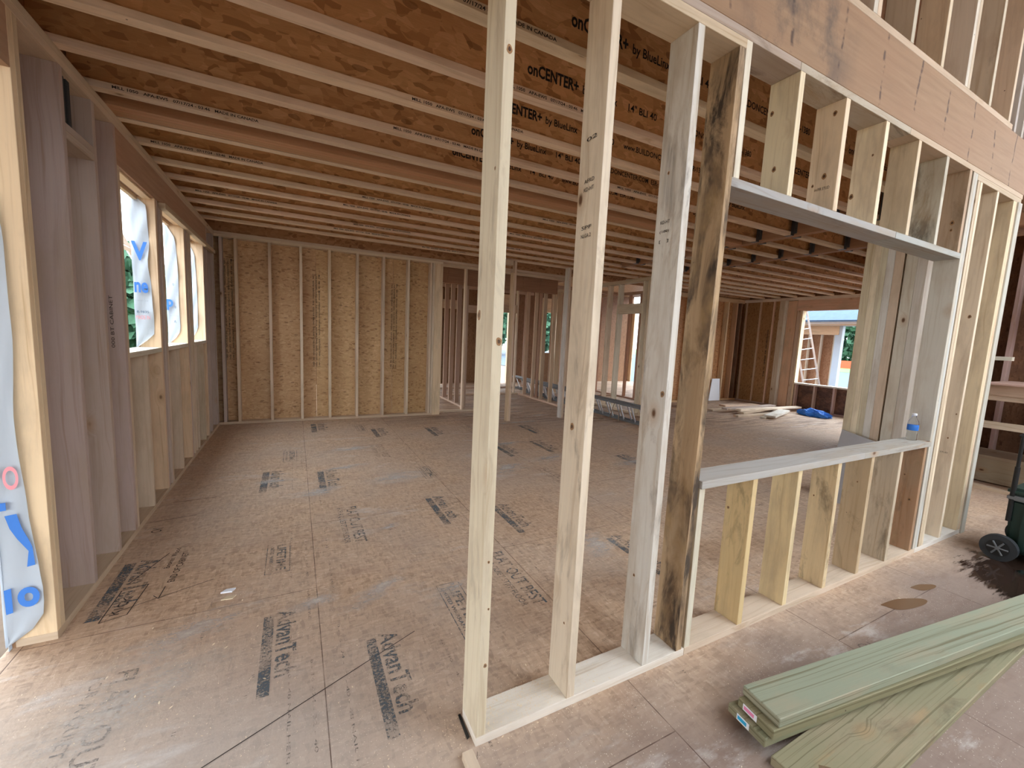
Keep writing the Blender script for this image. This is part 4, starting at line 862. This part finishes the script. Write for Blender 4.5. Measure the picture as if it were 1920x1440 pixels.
rl = tube_path('wrap_roll', [(8.02, 5.75, 0.0), (8.03, 5.78, .6)], .07, WHITEW); tag(rl, 'white roll standing behind the white panel', 'roll')
gs = thing('fibre_sheet', (4.35, .75, 0), 'grey sheet leaning against the five-ply post behind the sill', 'sheet')
mesh_obj('sheet', [Vector(v)-base(gs) for v in ((4.25, .93, 0), (4.25, .15, 0), (4.42, .35, .60), (4.42, .92, .72), (4.26, .93, 0), (4.26, .15, 0), (4.43, .35, .60), (4.43, .92, .72))], [(0, 1, 2, 3), (7, 6, 5, 4), (0, 4, 5, 1), (1, 5, 6, 2), (2, 6, 7, 3), (3, 7, 4, 0)], GREYSH, gs, base(gs))

# ------------------------------------------------------------------ water bottle on the sill
wb_ = thing('water_bottle', (3.50, .075, SS), 'clear plastic water bottle with a blue label standing on the sill', 'bottle')
def lathe(prof, seg=24):
    bm = bmesh.new(); rings = []
    for r, z in prof: rings.append([bm.verts.new((math.cos(2*PI*i/seg)*r, math.sin(2*PI*i/seg)*r, z)) for i in range(seg)])
    for a, b_ in zip(rings, rings[1:]):
        for i in range(seg): bm.faces.new((a[i], a[(i+1) % seg], b_[(i+1) % seg], b_[i]))
    bm.faces.new(list(reversed(rings[0]))); bm.faces.new(rings[-1])
    return bm
bm_obj('bottle_body', lathe([(.026, 0), (.031, .004), (.032, .03), (.030, .036), (.032, .042), (.030, .048), (.032, .055), (.032, .125), (.028, .145), (.014, .17), (.0125, .185)]), CLEAR, wb_, base(wb_), True)
bm_obj('label_band', lathe([(.0325, .075), (.0330, .077), (.0330, .112), (.0325, .114)]), BLUEP, wb_, base(wb_), True)
bm_obj('cap', lathe([(.0145, .183), (.0145, .198), (.013, .2)]), WHITEP, wb_, base(wb_), True)

# ------------------------------------------------------------------ wheeled tool box
tb = thing('wheeled_tool_box', (4.2, -.3, 0), 'dark green wheeled tool box with a black telescopic handle', 'tool box')
TB = lambda bm, m, nm, s=False: bm_obj(nm, bm, m, tb, (0, 0, 0), s)
def tbox(nm, lo, hi, m, bev=.012):
    bm = bmesh.new(); add_box(bm, lo, hi, bev); o = bm_obj(nm, bm, m, tb, (0, 0, 0)); o.location = -base(tb); return o
bm = bmesh.new(); add_box(bm, (4.22, -.86, .06), (4.66, -.30, .47))
for v in bm.verts:
    if v.co.z < .2: v.co.x = 4.44 + (v.co.x-4.44)*.9; v.co.y = -.58 + (v.co.y+.58)*.93
bmesh.ops.bevel(bm, geom=bm.edges[:], offset=.02, segments=3, affect='EDGES'); o = bm_obj('body', bm, GREENP, tb); o.location = -base(tb)
tbox('lid', (4.205, -.88, .50), (4.675, -.285, .56), GREENP, .02); tbox('latch_band', (4.198, -.87, .465), (4.68, -.29, .502), GREYP, .008)
tbox('lid_tray', (4.26, -.80, .56), (4.62, -.36, .572), GREYP, .005)
for y in (-.40, -.58, -.76): tbox('rib', (4.205, y-.02, .10), (4.235, y+.02, .46), GREENP, .006)
for x in (4.215, 4.66):
    bm = bmesh.new(); add_tube(bm, (x, -.315, .30), (x, -.315, .72), .015); add_tube(bm, (x, -.315, .70), (x, -.315, .955), .011); o = bm_obj('handle_tube', bm, BLACK, tb, smooth=False); o.location = -base(tb)
tbox('handle_grip', (4.195, -.335, .94), (4.68, -.295, .975), BLACK, .012)
for x0 in (4.12, 4.70):
    bm = bmesh.new(); add_tube(bm, (x0, -.31, .098), (x0+.05, -.31, .098), .098, 32); o = bm_obj('wheel', bm, RUBBER, tb); o.location = -base(tb)
    w = o; bm = bmesh.new(); add_tube(bm, (x0-.004, -.31, .098), (x0, -.31, .098), .062, 24); q = bm_obj('hub', bm, BLACK, w); q.location = (0, 0, 0)
    bm = bmesh.new()
    for i in range(6): a = i*PI/3; add_tube(bm, (x0-.008, -.31, .098), (x0-.008, -.31+math.cos(a)*.055, .098+math.sin(a)*.055), .006, 6)
    add_tube(bm, (x0-.014, -.31, .098), (x0-.003, -.31, .098), .012, 12); q = bm_obj('spokes', bm, GREYP, w); q.location = (0, 0, 0)
bm = bmesh.new(); add_tube(bm, (4.14, -.31, .098), (4.72, -.31, .098), .012); o = bm_obj('axle', bm, STEEL, tb); o.location = -base(tb)
# puddle (ragged edge)
n = 26; vs = [(4.05, -.62, .002)]; uvs = [(1., 0)]
for i in range(n):
    a = 2*PI*i/n; vs.append((4.05+math.cos(a)*.95, -.62+math.sin(a)*.62, .002)); uvs.append((0., 0))
pu = mesh_obj('puddle', vs, [(0, 1+i, 1+(i+1) % n) for i in range(n)], PUD, uv=uvs); tag(pu, 'dark wet spill on the floor under the wheeled tool box', 'puddle')
ic = prism('plastic_scrap', [(3.93, -.48), (3.99, -.52), (4.03, -.46), (3.97, -.44)], .004, .02, CLEAR, None, 'z'); tag(ic, 'clear plastic scrap in the spill by the tool box wheel', 'scrap')
for x, y, w, h, lab in ((2.72, -.27, .17, .045, 'larger'), (3.08, -.24, .10, .03, 'smaller')):
    pts_ = [(x+math.cos(t_)*w*(1+.12*math.sin(3*t_+1)), y+math.sin(t_)*h*(1+.15*math.sin(2*t_))-.25*math.cos(t_)*w) for t_ in [a_/40*2*PI for a_ in range(40)]]
    o = mesh_obj('wet_spot', [(p[0], p[1], .0015) for p in pts_], [tuple(range(40))], mat_flat('damp_brown_'+lab, (.17, .095, .05), .25)); tag(o, '%s brown damp spot on the floor beyond the treated boards' % lab, 'wet spot')

# ------------------------------------------------------------------ outside, right window
nb = thing('neighbour_porch', (14, 5.6, -.4), 'half-built neighbouring porch with blue-grey roof seen through the far window', 'building')
bd('beam', (13.95, 5.5, 2.0), (14.1, 7.6, 2.27), 'y', YEL, 0, nb); bd('fascia', (13.6, 3.5, 2.32), (13.7, 9.0, 2.42), 'y', (.85, .8, .7), 0, nb, WHITEW); bd('soffit', (13.7, 3.5, 2.27), (14.3, 9.0, 2.33), 'y', CREAM, 0, nb)
mesh_obj('roof', [Vector(v)-base(nb) for v in ((13.5, 3.2, 2.42), (13.5, 9.4, 2.42), (20.5, 9.4, 6.2), (20.5, 3.2, 6.2), (13.5, 3.2, 2.37), (13.5, 9.4, 2.37), (20.5, 9.4, 6.15), (20.5, 3.2, 6.15))], [(0, 3, 2, 1), (4, 5, 6, 7), (0, 1, 5, 4), (1, 2, 6, 5), (2, 3, 7, 6), (3, 0, 4, 7)], ROOF, nb, base(nb))
bd('wrapped_post', (13.97, 5.42, -.4), (14.12, 5.60, 2.27), 'z', (.9, .95, 1), 0, nb, WRAP); bd('wrapped_post', (13.97, 6.75, -.4), (14.12, 7.0, 2.27), 'z', (.9, .95, 1), 0, nb, WRAP)
bd('wall_panel', (16.0, 6.5, -.4), (16.02, 9.6, 2.4), 'z', (.75, .55, .5), 0, nb, OSB, 0)
for y in (6.5, 6.9, 7.3, 7.7, 8.1, 8.5): bd('stud', (15.88, y, -.4), (16.0, y+WT, 2.4), 'z', CREAM, 0, nb)
txt('TYPAR', (13.965, 5.585, 1.75), (13.965, 5.585, 1.2), .10, (0, -1, 0), GREYINK, nb) if False else None
ld = ladder('leaning_ladder', 3.6, .42, (12.6, 5.28, -.4), 'aluminium ladder leaning outside the far right window', sections=1)
ld.rotation_euler = (0, 0, 0)
def reorient(t, M): t.matrix_world = M
up = Vector((.25, 1.0, 3.2)).normalized(); side = Vector((.55, -1., 0)).normalized(); side = (side - up*side.dot(up)).normalized(); xx = up.cross(side).normalized()
M = Matrix((xx, up, side)).transposed().to_4x4(); M.translation = Vector((12.6, 5.38, -.4)); ld.matrix_basis = M
for ch in ld.children:
    ch.data.materials[0] = ALU
fnc = bd('barrier_fence', (50, 5, -.25), (50.02, 40, .55), 'y', (1, 1, 1), 0, None, ORANGE, 0); tag(fnc, 'orange barrier fence across the yard outside the far window', 'fence')
cr = thing('parked_car', (54, 19, -.1), 'white car parked beyond the orange barrier', 'car')
bm = bmesh.new(); add_box(bm, (53.2, 17.0, .2), (54.8, 21.2, .85), .15); o = bm_obj('car_body', bm, CARW, cr); o.location = -base(cr)
bm = bmesh.new(); add_box(bm, (53.35, 17.8, .8), (54.65, 20.4, 1.35), .2); o = bm_obj('cabin', bm, GLASSD, cr); o.location = -base(cr)
for y in (17.8, 20.4):
    bm = bmesh.new(); add_tube(bm, (53.15, y, .22), (53.4, y, .22), .33, 20); o = bm_obj('wheel', bm, RUBBER, cr); o.location = -base(cr)
# trees
def tree(x, y, h, r, label, seed):
    t = thing('tree', (x, y, -.45), label, 'tree', 'trees far outside the windows'); rnd = random.Random(seed)
    bm = bmesh.new(); add_tube(bm, (0, 0, 0), (0, 0, h*.5), .2, 8, .1); bm_obj('trunk', bm, BARK, t, base(t))
    vs, fs = [], []
    for i in range(1500):
        while True:
            p = Vector((rnd.uniform(-1, 1), rnd.uniform(-1, 1), rnd.uniform(-1, 1)))
            if .35 < p.length < 1: break
        q = Vector((p.x*r, p.y*r, h*.52 + p.z*h*.48)); s = r*.14
        a = Vector((rnd.uniform(-1, 1), rnd.uniform(-1, 1), rnd.uniform(-1, 1))).normalized()*s; b_ = a.cross(Vector((rnd.uniform(-1, 1), 1, rnd.uniform(-1, 1)))).normalized()*s*.7
        k_ = len(vs); vs += [q-a, q-b_, q+a, q+b_]; fs.append((k_, k_+1, k_+2, k_+3))
    mesh_obj('foliage', vs, fs, LEAF, t, base(t))
tree(-8.3, 26, 5.6, 2.6, 'leafy green tree outside the nearest left window', 1); tree(-14, 46, 8, 4, 'green tree farther off outside the left windows', 2)
for i in range(8): tree(62, 4+i*7.2, 9.5, 3.0, ['first', 'second', 'third', 'fourth', 'fifth', 'sixth', 'seventh', 'eighth'][i]+' tree of the tree line beyond the car, from the right', 10+i)
for i in range(6): tree(-2+i*6.2, 38, 6, 2.6, ['leftmost', 'second', 'third', 'fourth', 'fifth', 'rightmost'][i]+' tree behind the rear wall openings', 30+i)
pr_ = thing('added_porch_roof', (-3.2, -1, 2.6), 'unseen porch roof added to soften light at the left doorway', 'roof')  # out of view, added to cut sky light through the doorway
bd('roof_deck', (-9.0, -4.2, 2.66), (XO-.05, 2.3, 2.71), 'y', (.9, .9, .9), 0, pr_, OSB, 0)
for y in (-4.1, 2.1): bd('post', (-8.9, y, -.45), (-8.8, y+.1, 2.66), 'z', CREAM, 0, pr_)
# neighbour eave trusses outside left windows
ev = thing('porch_roof_truss', (-4, 6, 2.4), 'white roof truss and eave outside the nearest left window', 'truss')
for a, b_ in (((-3.2, 7.0, 3.05), (-3.2, 11, 2.5)), ((-3.2, 7.0, 2.75), (-3.2, 11, 2.75)), ((-3.2, 7.0, 2.5), (-3.2, 8.2, 3.0)), ((-3.2, 8.2, 3.0), (-3.2, 9.2, 2.55))):
    bm = bmesh.new(); add_tube(bm, a, b_, .05, 4); o = bm_obj('truss_member', bm, WHITEW, ev); o.location = -base(ev)

# ------------------------------------------------------------------ camera
f, yaw, pit, roll = 783.94, .48134, .11452, .046518
fw = Vector((math.sin(yaw)*math.cos(pit), math.cos(yaw)*math.cos(pit), -math.sin(pit))); rt = Vector((math.cos(yaw), -math.sin(yaw), 0)); up = rt.cross(fw)
r2 = rt*math.cos(roll) + up*math.sin(roll); u2 = -rt*math.sin(roll) + up*math.cos(roll)
cam = bpy.data.cameras.new('camera'); co = bpy.data.objects.new('camera', cam); C.objects.link(co)
M = Matrix((r2, u2, -fw)).transposed().to_4x4(); M.translation = Vector((-.57663, -1.26041, 1.519)); co.matrix_world = M
cam.sensor_width = 36; cam.lens = f/1920*36; cam.clip_start = .02; cam.clip_end = 300
sc.camera = co

# ------------------------------------------------------------------ light: bright overcast sky, weak high sun
w = bpy.data.worlds.new('overcast_sky'); sc.world = w; w.use_nodes = True; nt = w.node_tree; nt.nodes.clear(); k = NT(nt)
out = k.n('ShaderNodeOutputWorld'); bg = k.n('ShaderNodeBackground'); tc = k.n('ShaderNodeTexCoord'); sp = k.n('ShaderNodeSeparateXYZ'); k.l(tc.outputs['Generated'], sp.inputs[0])
lum = k.rng(sp.outputs[2], 0., 1., .42, 1.)   # CIE overcast sky: zenith three times the horizon
c0_ = k.ramp(k.rng(sp.outputs[2], -.1, .9), [(0., (.86, .93, 1.0)), (.3, (.88, .94, 1.)), (1., (.80, .90, 1.))])
c = k.mix(1., c0_, lum, 'MULTIPLY')
k.l(c, bg.inputs[0]); bg.inputs[1].default_value = 5.; k.l(bg.outputs[0], out.inputs[0])
sc.view_settings.view_transform = 'Standard'; sc.view_settings.look = 'None'; sc.view_settings.gamma = 1; sc.view_settings.use_curve_mapping = False
sc.view_settings.exposure = 1.42
sc.cycles.max_bounces = 10; sc.cycles.diffuse_bounces = 6; sc.cycles.transparent_max_bounces = 12
for o in list(bpy.data.objects):
    if '_b' in o: del o['_b']
